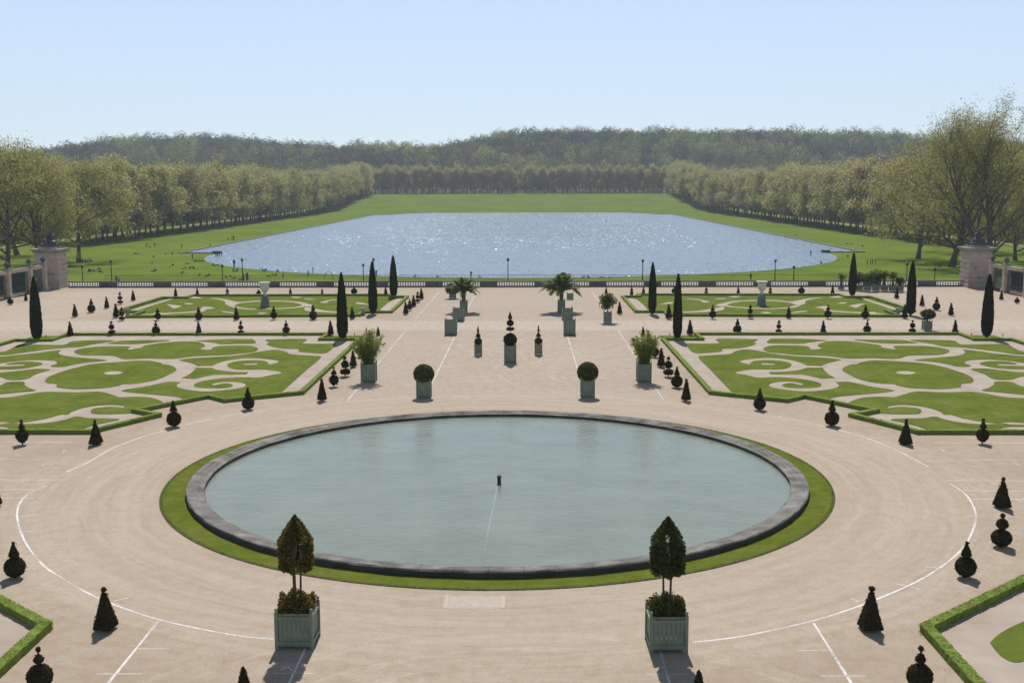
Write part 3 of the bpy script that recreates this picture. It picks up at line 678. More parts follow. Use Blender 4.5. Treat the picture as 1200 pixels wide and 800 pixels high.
def hedge(poly, w, h, label, cat='hedge', dens=50, leaf=.06, closed=True, skip=None, name='box_hedge', mats=('box', 'boxcore'), nstep=.6):
    root = thing(name, label, cat, (0, 0, 0), 0, None)
    n = len(poly); segs = [(poly[i], poly[(i + 1) % n]) for i in range(n if closed else n - 1)]
    path = []
    for a, b in segs:
        L = math.hypot(b[0] - a[0], b[1] - a[1]); k = max(1, int(L / nstep)); path += [(a[0] + (b[0] - a[0]) * i / k, a[1] + (b[1] - a[1]) * i / k) for i in range(k)]
    if not closed: path.append(poly[-1])
    o = strip('clipped_body', path, w, -.02, h - .02, M[mats[1]], closed, None); o.parent = root
    rg = random.Random(len(path))
    for v in o.data.vertices: v.co += Vector((rg.uniform(-.03, .03), rg.uniform(-.03, .03), rg.uniform(-.025, .025) if v.co.z > .1 else 0))
    P = []; Nn = []
    for a, b in segs:
        a = Vector(a); b = Vector(b); L = (b - a).length; d = (b - a) / L; q = Vector((-d.y, d.x)); k = int(L * dens)
        s = nrng.uniform(-w / 2, L + w / 2, k); side = nrng.uniform(0, 1, k)
        for i in range(k):
            if side[i] < .45: c = a + d * s[i] + q * nrng.uniform(-w / 2, w / 2); P.append((c.x, c.y, h - .01)); Nn.append((0, 0, 1))
            else:
                sg = 1 if side[i] < .72 else -1; c = a + d * s[i] + q * sg * w / 2; P.append((c.x, c.y, nrng.uniform(.02, h))); Nn.append((q.x * sg, q.y * sg, 0))
    link('leaves', np_mesh('hedge_leaves', leaf_cards(P, leaf, nrng, 0, 1.3, Nn, .5), 4, M[mats[0]]), root)
    return root
hedge(HP, .44, .34, 'low clipped box hedge bounding the large left parterre beside the basin', dens=60, leaf=.085)
hedge(mir(HP), .44, .34, 'low clipped box hedge bounding the large right parterre beside the basin', dens=60, leaf=.085)
hedge(BK, .48, .36, 'low box hedge round the far left parterre with the marble vase', dens=22, leaf=.14)
hedge(mir(BK), .48, .36, 'low box hedge round the far right parterre with the marble vase', dens=22, leaf=.14)
hedge([(-18.0, 22), (-17.95, 43.9), (-24.4, 49.55), (-30, 54.2), (-38, 54.4)], .46, .36, 'bright green low box hedge corner at the bottom left of the picture', dens=320, leaf=.05, closed=False, nstep=.25)
hedge([(18.0, 22), (17.95, 43.9), (24.4, 49.55), (30, 54.2), (38, 54.4)], .46, .36, 'bright green low box hedge corner at the bottom right of the picture', dens=320, leaf=.05, closed=False, nstep=.25)
# the little inner platforms on which the cypresses by the axis stand
for s, w in ((-1, 'left'), (1, 'right')):
    sheet('turf_corner', [(s * 17.8, 131.1), (s * 22.2, 131.1), (s * 22.2, 135.2), (s * 17.8, 135.2)], .010, M['parterre'])
    sheet('turf_corner', [(s * 53.9, 130.6), (s * 58, 130.5), (s * 58, 135.2), (s * 53.9, 135.2)], .010, M['parterre'])

# ------------------------------------------------------------------ clipped yews
YEW = [M['yew'], M['yewcore']]
def yew_part(name, parent, prof=None, ball=None, square=False, n=18, dens=420, leaf=.07, rot=0.0, z0=0.0, wob=.02):
    """one clipped volume: a solid of revolution (or a four-sided pyramid) with a coat of small leaves"""
    mb = MB()
    if ball: prof = [(max(.01, ball[0] * math.sin(math.pi * i / 10)), ball[1] - ball[0] * ball[2] * math.cos(math.pi * i / 10)) for i in range(11)]
    nn = 4 if square else n
    pr = []
    for (r0, a), (r1, b) in zip(prof, prof[1:]):
        k = max(1, int(math.hypot(r1 - r0, b - a) / .14)) if not ball else 1
        pr += [(r0 + (r1 - r0) * i / k, a + (b - a) * i / k) for i in range(k)]
    pr.append(prof[-1])
    mb.lathe(pr, n=nn, rot=rot, m=1, smooth=not square)
    rg = random.Random(int(prof[-1][1] * 1000) + nn)
    mb.v = [(x + rg.uniform(-wob, wob), y + rg.uniform(-wob, wob), z + rg.uniform(-wob, wob) * .5) for x, y, z in mb.v]
    # leaves on the surface
    A = np.array(pr); seg = np.diff(A, axis=0); ar = np.hypot(seg[:, 0], seg[:, 1]) * (A[:-1, 0] + A[1:, 0]) * np.pi + 1e-6
    k = int(ar.sum() * dens); idx = nrng.choice(len(ar), k, p=ar / ar.sum()); u = nrng.uniform(0, 1, k); th = nrng.uniform(0, 2 * np.pi, k)
    rr = A[idx, 0] + seg[idx, 0] * u; zz = A[idx, 1] + seg[idx, 1] * u
    if square:
        ph = (th - rot) % (np.pi / 2) - np.pi / 4; rr = rr * (np.cos(np.pi / 4) / np.cos(ph))
        fa = rot + np.pi / 4 + np.floor(((th - rot) % (2 * np.pi)) / (np.pi / 2)) * np.pi / 2
        Nn = np.stack([np.cos(fa), np.sin(fa), np.full(k, .3)], 1)
    else:
        nr = seg[idx, 1]; nzv = -seg[idx, 0]; q = np.hypot(nr, nzv) + 1e-9; Nn = np.stack([np.cos(th) * nr / q, np.sin(th) * nr / q, nzv / q], 1)
    P = np.stack([rr * np.cos(th), rr * np.sin(th), zz], 1)
    V = leaf_cards(P + nrng.normal(size=P.shape) * leaf * .35, leaf, nrng, 0, 1.3, Nn, .8)
    vs = V.tolist(); m0 = len(mb.v); mb.v += [tuple(q) for q in vs]
    nf = len(vs) // 4; mb.f += [(m0 + 4 * i, m0 + 4 * i + 1, m0 + 4 * i + 2, m0 + 4 * i + 3) for i in range(nf)]; mb.m += [0] * nf; mb.sm += [False] * nf
    return mb.obj(name, YEW, parent)
def stem(parent, z0, z1, r=.035):
    mb = MB(); mb.tube([(0, 0, z0), (.01, 0, (z0 + z1) / 2), (0, 0, z1)], [r * 1.2, r, r], 7); return mb.obj('stem', M['barkdark'], parent)
# profiles for a plant one unit tall
def build_topiary(kind, H, dens, leaf):
    root = thing('topiary', '', 'topiary')
    y = lambda nm, **k: yew_part(nm, root, dens=dens, leaf=leaf, **k)
    if kind == 'pyramid':
        stem(root, 0, .10 * H, .05); y('clipped_pyramid', prof=[(.295 * H, .07 * H), (.29 * H, .12 * H), (.055 * H, .86 * H), (.01, .875 * H)], square=True, rot=R(45)); y('finial', ball=(.055 * H, .945 * H, 1), n=10)
    elif kind == 'cone':
        stem(root, 0, .12 * H, .05); y('clipped_cone', prof=[(.05 * H, .06 * H), (.205 * H, .10 * H), (.195 * H, .16 * H), (.05 * H, .86 * H), (.01, .88 * H)]); y('finial', ball=(.05 * H, .94 * H, 1), n=10)
    elif kind == 'slim':
        stem(root, 0, .12 * H, .05); y('clipped_cone', prof=[(.05 * H, .06 * H), (.15 * H, .10 * H), (.16 * H, .3 * H), (.10 * H, .7 * H), (.03 * H, .97 * H), (.005, H)])
    elif kind == 'ball_cone':
        stem(root, 0, .62 * H); y('clipped_ball', ball=(.265 * H, .305 * H, 1)); y('clipped_cone', prof=[(.02, .605 * H), (.135 * H, .615 * H), (.04 * H, .90 * H), (.005, .91 * H)], n=14); y('finial', ball=(.042 * H, .955 * H, 1), n=10)
    elif kind == 'egg_cone':
        stem(root, 0, .62 * H); y('clipped_egg', prof=[(.05 * H, .09 * H), (.16 * H, .17 * H), (.235 * H, .33 * H), (.225 * H, .43 * H), (.14 * H, .55 * H), (.02, .6 * H)]); y('clipped_cone', prof=[(.02, .615 * H), (.115 * H, .64 * H), (.10 * H, .72 * H), (.03 * H, .87 * H), (.005, .88 * H)], n=14); y('finial', ball=(.045 * H, .945 * H, 1), n=10); stem(root, .86 * H, .92 * H)
    elif kind == 'ball_bulb':
        stem(root, 0, .93 * H); y('clipped_ball', ball=(.265 * H, .33 * H, 1)); y('clipped_bulb', prof=[(.02, .635 * H), (.085 * H, .66 * H), (.105 * H, .72 * H), (.06 * H, .80 * H), (.01, .845 * H)], n=14); y('finial', ball=(.05 * H, .945 * H, 1), n=10)
    elif kind == 'three_ball':
        stem(root, 0, .93 * H); y('clipped_ball', ball=(.28 * H, .27 * H, .84)); y('middle_ball', ball=(.165 * H, .675 * H, .92), n=14); y('finial', ball=(.065 * H, .925 * H, 1), n=10)
    elif kind == 'tiered':
        stem(root, 0, .93 * H); y('clipped_disc', prof=[(.04, .10 * H), (.20 * H, .13 * H), (.225 * H, .2 * H), (.16 * H, .26 * H), (.04, .27 * H)]); y('middle_ball', ball=(.16 * H, .52 * H, 1), n=14); y('clipped_cone', prof=[(.02, .75 * H), (.09 * H, .77 * H), (.02 * H, .99 * H), (.005, H)], n=12)
    elif kind == 'disc_low':
        stem(root, 0, .93 * H); y('clipped_disc', prof=[(.04, .12 * H), (.22 * H, .16 * H), (.25 * H, .25 * H), (.19 * H, .33 * H), (.04, .35 * H)]); y('middle_ball', ball=(.18 * H, .60 * H, 1), n=14); y('finial', ball=(.075 * H, .93 * H, 1), n=10)
    elif kind == 'ball_low':
        stem(root, 0, .4 * H, .05); y('clipped_ball', ball=(.36 * H, .42 * H, .9)); y('finial', ball=(.12 * H, .88 * H, 1), n=10); stem(root, .72 * H, .8 * H)
    return root
SHAPE = {'pyramid': 'pyramid yew with ball tip', 'cone': 'cone yew with ball tip', 'slim': 'slim pointed yew', 'ball_cone': 'ball yew with cone top',
         'egg_cone': 'egg-shaped yew with small cone', 'ball_bulb': 'ball yew with bulb top', 'three_ball': 'yew of three stacked balls', 'tiered': 'tiered yew with disc and ball',
         'disc_low': 'yew with broad low disc', 'ball_low': 'low ball yew'}
PROTO = {}
def topiary(kind, px, py, top, where, group):
    p = at(px, py); H = max(.6, height_at(p, top)); lod = 0 if p.y < 60 else (1 if p.y < 100 else 2)
    key = (kind, lod)
    if key not in PROTO:
        PROTO[key] = build_topiary(kind, 1.7, (1000, 480, 160)[lod], (.05, .065, .11)[lod]); o = PROTO[key]
    else: o = copy_tree(PROTO[key])
    o.location = p; o.rotation_euler = (0, 0, rnd.uniform(-.25, .25) if kind != 'pyramid' else rnd.uniform(-.06, .06)); s = H / 1.7; o.scale = (s, s, s)
    props(o, SHAPE[kind] + ' ' + where, 'topiary', group); return o
ORD = ['first', 'second', 'third', 'fourth', 'fifth', 'sixth', 'seventh', 'eighth', 'ninth', 'tenth', 'eleventh', 'twelfth']
g1 = 'clipped yews round the carriage ring'
topiary('pyramid', 124, 737.5, 688, 'left of the ring line, near the left hedge corner', g1)
topiary('pyramid', 1019.5, 738, 687, 'right of the ring line, near the right hedge corner', g1)
topiary('ball_cone', 18, 677, 634.5, 'beside the chalk ring at the left edge', g1)
topiary('ball_cone', 1131, 676.5, 634, 'on the right end of the chalk ring', g1)
topiary('three_ball', 1173, 640.5, 601, 'at the right edge behind the ball and cone', g1)
topiary('pyramid', 1174, 595, 559, 'beside the parking lines at the right edge', g1)
topiary('pyramid', -8, 594, 558, 'barely showing at the left edge', g1)
topiary('ball_bulb', 47.5, 809, 757.5, 'cut by the bottom edge at the left', g1)
topiary('ball_bulb', 1077, 809, 756.5, 'cut by the bottom edge at the right', g1)
topiary('slim', 287, 838, 781, 'with only its tip above the bottom edge, left of the left tub', g1)
topiary('slim', 818, 840, 785, 'with only its tip above the bottom edge, right of the right tub', g1)
g2 = 'clipped yews along the near hedge of the large parterres'
for side, L in (('left', [('egg_cone', 26.5, 521, 491.5), ('pyramid', 112.5, 521, 492), ('ball_cone', 204, 500, 469.5), ('ball_cone', 291, 480, 454)]),
                ('right', [('egg_cone', 1151, 520, 490), ('pyramid', 1061, 520.5, 491), ('ball_cone', 974.5, 499, 469), ('ball_cone', 890, 480.5, 455)])):
    for i, (k, x, y, t) in enumerate(L):
        topiary(k, x, y, t, 'before the %s parterre hedge, %s from the outer side' % (side, ORD[i]), g2)
g3 = 'clipped yews along the axis side of the large parterres'
for side, L in (('left', [('cone', 377.5, 470, 443.5), ('egg_cone', 391.5, 453, 430), ('disc_low', 404.5, 441, 417.5), ('cone', 414, 430, 410.5), ('ball_bulb', 423.2, 418.5, 399), ('egg_cone', 433, 405, 387), ('cone', 443.2, 393.5, 382.5)]),
                ('right', [('cone', 804, 470, 443.5), ('ball_cone', 793, 454, 429.5), ('disc_low', 783, 441.5, 418), ('cone', 774.7, 430, 407.5), ('ball_bulb', 767, 418.5, 399), ('egg_cone', 760, 405, 388), ('cone', 753.5, 394, 382.5)])):
    for i, (k, x, y, t) in enumerate(L):
        topiary(k, x, y, t, '%s in the row between %s parterre and leafy tub' % (ORD[i], side), g3)
g4 = 'clipped yews along the far hedge of the large parterres'
for side, L in (('left', [('cone', 82.5, 393.5, 376.5), ('disc_low', 131, 393, 376.5), ('ball_bulb', 183, 392.5, 375.5), ('cone', 233, 392.5, 376.5), ('tiered', 282.5, 392, 375.5), ('egg_cone', 335.5, 392.5, 375.5), ('cone', 387.5, 393, 375.5)]),
                ('right', [('cone', 1119, 391, 374.5), ('disc_low', 1069, 391, 375), ('ball_bulb', 1016, 391, 375), ('cone', 964.5, 391.3, 375.5), ('tiered', 912.5, 390.5, 374.8), ('ball_cone', 864, 391.3, 373.5), ('cone', 808.5, 392.5, 374.5)])):
    for i, (k, x, y, t) in enumerate(L):
        topiary(k, x, y, t, '%s from outside behind the large %s parterre' % (ORD[i], side), g4)
g5 = 'clipped yews along the near hedge of the far parterres'
for side, L in (('left', [('cone', 136, 372.3, 355.5), ('tiered', 143, 375.8, 360), ('egg_cone', 185, 375.3, 360.5), ('ball_cone', 233, 375, 359.8), ('cone', 277, 375, 359.3), ('egg_cone', 321, 374.6, 358.5), ('ball_cone', 367.2, 374.6, 357.3), ('cone', 412.8, 374, 359.5)]),
                ('right', [('cone', 1060, 373.3, 356.5), ('ball_cone', 1014, 373.2, 357.3), ('egg_cone', 970, 373.4, 357), ('cone', 924, 373.3, 359), ('tiered', 879, 373.3, 357), ('egg_cone', 835, 373.8, 357.3), ('cone', 783.5, 374, 356.5)])):
    for i, (k, x, y, t) in enumerate(L):
        topiary(k, x, y, t, '%s from outside before the far %s parterre' % (ORD[i], side), g5)
g6 = 'clipped yews on the axis side of the far parterres'
for side, L in (('left', [('cone', 475.5, 368.3, 353.5), ('egg_cone', 480.2, 363.8, 350), ('cone', 484.7, 359.3, 345.5), ('tiered', 489.5, 354.5, 341.5), ('cone', 493.8, 350.7, 337.5)]),
                ('right', [('cone', 726, 368, 353.5), ('cone', 710.3, 344.3, 336)])):
    for i, (k, x, y, t) in enumerate(L):
        topiary(k, x, y, t, '%s in the short row beside the far %s parterre' % (ORD[i], side), g6)
g7 = 'clipped yews between the far parterres and the balustrade'
for side, L in (('left', [('slim', 206, 349.3, 337.5), ('cone', 231.3, 346.8, 337), ('disc_low', 266.5, 346.6, 337.3), ('ball_low', 303.2, 346.2, 339), ('cone', 340.3, 345.7, 336.5), ('disc_low', 377.5, 345, 338), ('ball_low', 415, 345.4, 335.5), ('cone', 452, 346.5, 335.5)]),
                ('right', [('cone', 975.5, 344.9, 334), ('ball_low', 939, 344.8, 334.5), ('disc_low', 902.5, 344.6, 335.5), ('cone', 865, 344.3, 335.3), ('disc_low', 827.5, 344.6, 335.8), ('ball_low', 790.3, 344.6, 335.5), ('cone', 754, 345.6, 335.6), ('slim', 740.2, 346.8, 335.8)])):
    for i, (k, x, y, t) in enumerate(L):
        topiary(k, x, y, t, '%s from outside along the %s balustrade' % (ORD[i], side), g7)
g8 = 'clipped yews on the outer gravel walks'
for side, L in (('left', [('cone', 88, 371.5, 356), ('ball_cone', 107.3, 366.3, 350), ('cone', 125.2, 361.4, 347.5), ('tiered', 141, 356.5, 342), ('cone', 156.2, 352.4, 340), ('ball_low', 12.2, 357.2, 348), ('cone', 30.4, 352.6, 343)]),
                ('right', [('cone', 1114.2, 369.6, 354.5), ('ball_cone', 1097.3, 363.6, 348), ('cone', 1080.3, 358.7, 345), ('cone', 1050.6, 350, 337), ('cone', 1173.3, 351.3, 340), ('ball_low', 1191.7, 355.8, 348)])):
    for i, (k, x, y, t) in enumerate(L):
        topiary(k, x, y, t, '%s on the outer gravel at the %s' % (ORD[i], side), g8)

# ------------------------------------------------------------------ columnar cypresses
CYP = [M['cyp'], M['yewcore']]
def cypress(px, py, top, wpx, label):
    p = at(px, py); H = height_at(p, top); d = (p - CAM).length; r = wpx / 2 * d / F_PX
    root = thing('cypress', label, 'cypress', p, 0, 'columnar cypresses round the parterres')
    mb = MB(); rg = random.Random(px)
    prof = [(.16, .28), (r * .62, .42), (r * .9, .9), (r, .2 * H), (r * .98, .38 * H), (r * .85, .58 * H), (r * .62, .78 * H), (r * .33, .93 * H), (.05, H)]
    pr = []
    for (a, b), (c, e) in zip(prof, prof[1:]):
        k = max(1, int((e - b) / .25)); pr += [(a + (c - a) * i / k, b + (e - b) * i / k) for i in range(k)]
    pr.append(prof[-1]); pr = [(a * (1 + rg.uniform(-.045, .045)), b) for a, b in pr]
    mb.lathe([(a * .93, b) for a, b in pr], n=20, m=1)
    mb.v = [(x * (1 + rg.uniform(-.05, .05)), y * (1 + rg.uniform(-.05, .05)), z) for x, y, z in mb.v]
    k = 4200; zi = nrng.uniform(.3, H, k); rr = np.interp(zi, [b for a, b in pr], [a for a, b in pr]) * nrng.uniform(.9, 1.03, k); th = nrng.uniform(0, 2 * np.pi, k)
    Pp = np.stack([rr * np.cos(th), rr * np.sin(th), zi], 1)
    b = nrng.normal(size=(k, 3)) * .28 + np.array([0, 0, 1.0]); b /= np.linalg.norm(b, axis=1)[:, None]
    q = np.cross(b, np.stack([np.cos(th), np.sin(th), nrng.normal(size=k) * .4], 1)); q /= np.linalg.norm(q, axis=1)[:, None]
    s = nrng.uniform(.10, .24, k)[:, None]
    V = np.stack([Pp - b * s, Pp - q * s * .33, Pp + b * s * .9, Pp + q * s * .33], 1).reshape(-1, 3)
    n0 = len(mb.v); mb.v += [tuple(x) for x in V.tolist()]; mb.f += [(n0 + 4 * i, n0 + 4 * i + 1, n0 + 4 * i + 2, n0 + 4 * i + 3) for i in range(k)]; mb.m += [0] * k; mb.sm += [False] * k
    mb.obj('crown', CYP, root)
    tb = MB(); tb.tube([(0, 0, 0), (.02, 0, .3), (0, 0, .8)], [.17, .14, .12], 8); tb.obj('trunk', M['barkdark'], root)
cypress(43.5, 399, 325, 12.5, 'dark columnar cypress at the far outer corner of the large left parterre')
cypress(1156, 395.8, 322, 12.5, 'dark columnar cypress at the far outer corner of the large right parterre')
cypress(401.5, 398, 320, 12.6, 'tall dark cypress at the axis corner of the large left parterre')
cypress(793.7, 398, 321.5, 10.5, 'tall dark cypress at the axis corner of the large right parterre')
cypress(437.2, 368, 307, 10.5, 'dark cypress at the near axis corner of the far left parterre')
cypress(764.3, 368.2, 308, 9.4, 'dark cypress at the near axis corner of the far right parterre')
cypress(461.3, 348.3, 300, 9.2, 'pointed cypress nearest the balustrade beside the far left parterre')
cypress(998.7, 347.3, 297, 8.8, 'pointed cypress nearest the balustrade beside the far right parterre')
cypress(1067, 369.7, 306.5, 10.5, 'dark cypress at the near outer corner of the far right parterre')
for (x, y, t), l in (((150, 371.3, 361.5), 'far left parterre, outer end'), ((425.3, 369.5, 361), 'far left parterre, axis end'), ((1052, 370, 360.5), 'far right parterre, outer end')):
    p = at(x, y); H = height_at(p, t); o = thing('stone_post', 'short grey stone post in the near hedge of the ' + l, 'post', p)
    mb = MB(); mb.box((0, 0, .09), (.62, .62, .18)); mb.obj('base', M['stone'], o)
    mb = MB(); mb.box((0, 0, .18 + (H - .36) / 2), (.46, .46, H - .36), taper=.92); mb.obj('shaft', M['stone'], o)
    mb = MB(); mb.box((0, 0, H - .09), (.58, .58, .18)); mb.obj('cap', M['stone'], o)
for x, y, l in ((54, 396.5, 'left outer cypress'), (415.5, 394.3, 'left axis cypress'), (1138, 394.5, 'right outer cypress, on its left'), (1175, 395, 'right outer cypress, on its right'), (784.8, 394.5, 'right axis cypress')):
    o = thing('marker_stake', 'small brown stake standing in the turf beside the ' + l, 'stake', at(x, y)); mb = MB(); mb.tube([(0, 0, 0), (0, 0, .34)], .035, 6); mb.obj('stick', M['barkdark'], o); mb = MB(); mb.box((0, -.02, .36), (.13, .03, .12)); mb.obj('plate', M['barkdark'], o)
# ------------------------------------------------------------------ orangery tubs
def tub_into(root, w, h, detail=True, filled=True, foot=.12):
    """a square slatted orange-tree tub: corner posts with knobs, two rails a side, slatted panels"""
    hw = w / 2; pw_ = .085 * w
    for sx, sy in ((-1, -1), (1, -1), (1, 1), (-1, 1)):
        mb = MB(); mb.box((sx * (hw - pw_ / 2), sy * (hw - pw_ / 2), (h + .02) / 2), (pw_, pw_, h + .02))
        o = mb.obj('corner_post', M['paint'], root)
        k = MB(); k.lathe([(.045, 0), (.03, .03), (.062, .07), (.07, .10), (.05, .145), (.01, .16)], (sx * (hw - pw_ / 2), sy * (hw - pw_ / 2), h + .022), n=10); k.obj('knob', M['paint'], o)
    for i in range(4):
        a = i * math.pi / 2; Rz = Matrix.Rotation(a, 3, 'Z')
        mb = MB(); L = w - 2 * pw_ - .004; n = 7 if detail else 4
        for k in range(n):
            x0 = -L / 2 + (k + .5) * L / n; c = Rz @ Vector((x0, -hw + pw_ * .62, 0)); mb.box((c.x, c.y, foot + (h - foot) / 2 - .02), (L / n - .012, .035, h - foot - .04), rz=a)
        mb.obj('panel', M['paint'], root)
        for zz, hh in ((foot + .10 * h, .10 * w), (h * .86, .085 * w)):
            mb = MB(); c = Rz @ Vector((0, -hw + pw_ * .22, 0)); mb.box((c.x, c.y, zz), (w - 2 * pw_ - .006, .05, hh), rz=a); mb.obj('rail', M['paint'], root)
    if filled: mb = MB(); mb.box((0, 0, h * .83), (w - pw_ * 2.2, w - pw_ * 2.2, .05)); mb.obj('soil', M['soil'], root)
    else: mb = MB(); mb.box((0, 0, foot + .03), (w - pw_ * 2.2, w - pw_ * 2.2, .05)); mb.obj('floor', M['soil'], root)
def blob_leaves(name, root, n, fn, size, mat, aspect=1.5, spread=1.0):
    P = np.array([fn() for _ in range(n)]); return link(name, np_mesh(name, leaf_cards(P, size, nrng, 0, aspect, None, spread), 4, mat), root)
def pick(lo, hi): return float(nrng.uniform(lo, hi))
def fore_tub(px, py, rz, leaf, cats, label, seed, stems, rows):
    rg = random.Random(seed)
    p = at(px, py); root = thing('potted_tree', label, 'potted tree', p, rz, 'potted trees with pointed crowns'); w, h = 1.50, 1.50
    tub_into(root, w, h)
    # under-planting
    def under():
        while True:
            x, y = pick(-.68, .68), pick(-.68, .68); r = math.hypot(x, y); m = .62 + .26 * math.sin(x * 7 + seed) * math.cos(y * 6 - seed)
            z = pick(0, 1) ** .6 * m
            if r < .92 - .25 * z: return (x, y, h * .85 + z)
    blob_leaves('underplanting', root, 4600, under, .07, M[cats])
    for i in range(stems):
        a = 2 * math.pi * i / stems + .4; mb = MB(); b = .16
        mb.tube([(b * math.cos(a) * .8, b * math.sin(a) * .8, h * .8), (b * math.cos(a) * 1.0, b * math.sin(a), h * 1.5), (b * math.cos(a) * 1.1, b * math.sin(a) * 1.1, h * 1.9), (.3 * math.cos(a), .3 * math.sin(a), h * 2.35)], [.055, .045, .04, .02], 8); mb.obj('trunk', M['barkdark'], root)
    z0, z1, z2 = (height_at(p, v) for v in rows); rr = 19.3 * (p - CAM).length / F_PX
    # twig frame inside the clipped crown
    tw = MB()
    for i in range(46):
        a = rg.uniform(0, 6.28); q = rg.uniform(.35, .95); z = rg.uniform(z0 + .1, z2 - .7); lim = rr if z < z1 else rr * (z2 - z) / (z2 - z1)
        tw.tube([(.1 * math.cos(a), .1 * math.sin(a), z - .35), (lim * q * .5 * math.cos(a), lim * q * .5 * math.sin(a), z - .05), (lim * q * math.cos(a + .2), lim * q * math.sin(a + .2), z + .12)], [.022, .014, .006], 4)
    tw.obj('branches', M['barkdark'], root)
    sub = [(rg.uniform(0, 6.28), rg.uniform(z0, z2)) for _ in range(26)]
    def crown():
        while True:
            z = pick(z0 - .12, z2); a = pick(0, 6.2832); lim = rr * (1.0 if z < z1 else max(.02, (z2 - z) / (z2 - z1)) ** .9)
            if z < z0: lim *= .75
            q = (pick(0, 1) ** .5); q = max(q, pick(.3, 1)) * lim
            # thin places where the light comes through
            if any(abs(((a - s + 3.14) % 6.28) - 3.14) < .22 and abs(z - t) < .20 for s, t in sub) and pick(0, 1) < .9: continue
            return (q * math.cos(a) + pick(-.03, .03), q * math.sin(a) + pick(-.03, .03), z + .06 * math.sin(a * 5))
    blob_leaves('crown', root, 9000, crown, .075, M[leaf])
fore_tub(349.5, 752.5, R(-1), 'bronze', 'bronze', 'potted tree with bronze pointed crown in the left green tub before the basin', 3, 3, (664, 632, 605))
fore_tub(780.5, 756.5, R(1), 'clipped', 'clipped', 'potted tree with dark green pointed crown in the right tub before the basin', 8, 2, (669, 634, 607))

def px_size(px0, px1, p): return abs(px1 - px0) * ((p - CAM).length) / F_PX
def leafy_tub(px, py, w_px, top, label, seed):
    p = at(px, py - 1); w = w_px * (p - CAM).length / F_PX * .97; h = 1.72; H = height_at(p, top)
    root = thing('potted_shrub', label, 'potted shrub', p, 0, 'tall leafy shrubs in green tubs'); tub_into(root, w, h, False)
    rg = random.Random(seed); P = []; st = MB(); V = []
    for i in range(62):
        a = rg.uniform(0, 6.28); s = rg.uniform(.05, 1) ** .6; L = (H - h) * rg.uniform(.75, 1.12) * (1.2 - .40 * s); b = Vector((.35 * s * math.cos(a), .35 * s * math.sin(a), h * .85))
        e = b + Vector((1.22 * s * math.cos(a), 1.22 * s * math.sin(a), L)); m = (b + e) / 2 + Vector((-.15 * s * math.cos(a), -.15 * s * math.sin(a), .12 * L))
        st.tube([b, m, e], [.022, .015, .006], 4)
        for k in range(70):
            t = rg.uniform(.12, 1.02); q = b * (1 - t) ** 2 + m * 2 * t * (1 - t) + e * t * t; P.append((q.x + rg.gauss(0, .10), q.y + rg.gauss(0, .10), q.z + rg.gauss(0, .08)))
    st.obj('stems', M['barkdark'], root)
    P = np.array(P); n = len(P); b = nrng.normal(size=(n, 3)) * .6 + np.array([0, 0, .8]); b[:, :2] += P[:, :2] * .8; b /= np.linalg.norm(b, axis=1)[:, None]
    c = np.cross(b, nrng.normal(size=(n, 3))); c /= np.linalg.norm(c, axis=1)[:, None]; s = nrng.uniform(.08, .17, n)[:, None]
    link('foliage', np_mesh('foliage', np.stack([P - b * s, P - c * s * .28, P + b * s, P + c * s * .28], 1).reshape(-1, 3), 4, M['oleander']), root)
leafy_tub(432.5, 447.5, 17.5, 388.5, 'tall feathery light green shrub in a green tub, left of the axis', 5)
leafy_tub(754.3, 447.5, 17.0, 389, 'tall feathery light green shrub in a green tub, right of the axis', 6)
def ball_tub(px, py, w_px, top, r_px, label):
    p = at(px, py - 1); d = (p - CAM).length; w = w_px * d / F_PX * .96; r = r_px * d / F_PX; H = height_at(p, top)
    root = thing('potted_boxwood', label, 'potted boxwood', p, 0, 'clipped dome bushes in green tubs'); h = H - 1.5 * r; tub_into(root, w, h, False)
    mb = MB(); c = (0, 0, H - r * .95)
    mb.ball(c, r * .95, 22, 14, 1, .97, .03, random.Random(4))
    P = []; N_ = []
    for _ in range(3600):
        v = nrng.normal(size=3); v /= np.linalg.norm(v); N_.append(v); q = r * nrng.uniform(.93, 1.02); P.append((v[0] * q, v[1] * q, c[2] + v[2] * q * .97))
    V = leaf_cards(P, .10, nrng, 0, 1.3, N_, .9).tolist(); n0 = len(mb.v); mb.v += [tuple(v) for v in V]; k = len(V) // 4
    mb.f += [(n0 + 4 * i, n0 + 4 * i + 1, n0 + 4 * i + 2, n0 + 4 * i + 3) for i in range(k)]; mb.m += [0] * k; mb.sm += [False] * k
    mb.obj('clipped_dome', [M['clipped'], M['yewcore']], root)
ball_tub(497, 466, 17.5, 427, 11.9, 'clipped round bush in a green tub behind the basin, left of the axis')
ball_tub(688.5, 465.5, 17.0, 424.5, 12.2, 'clipped round bush in a green tub behind the basin, right of the axis')
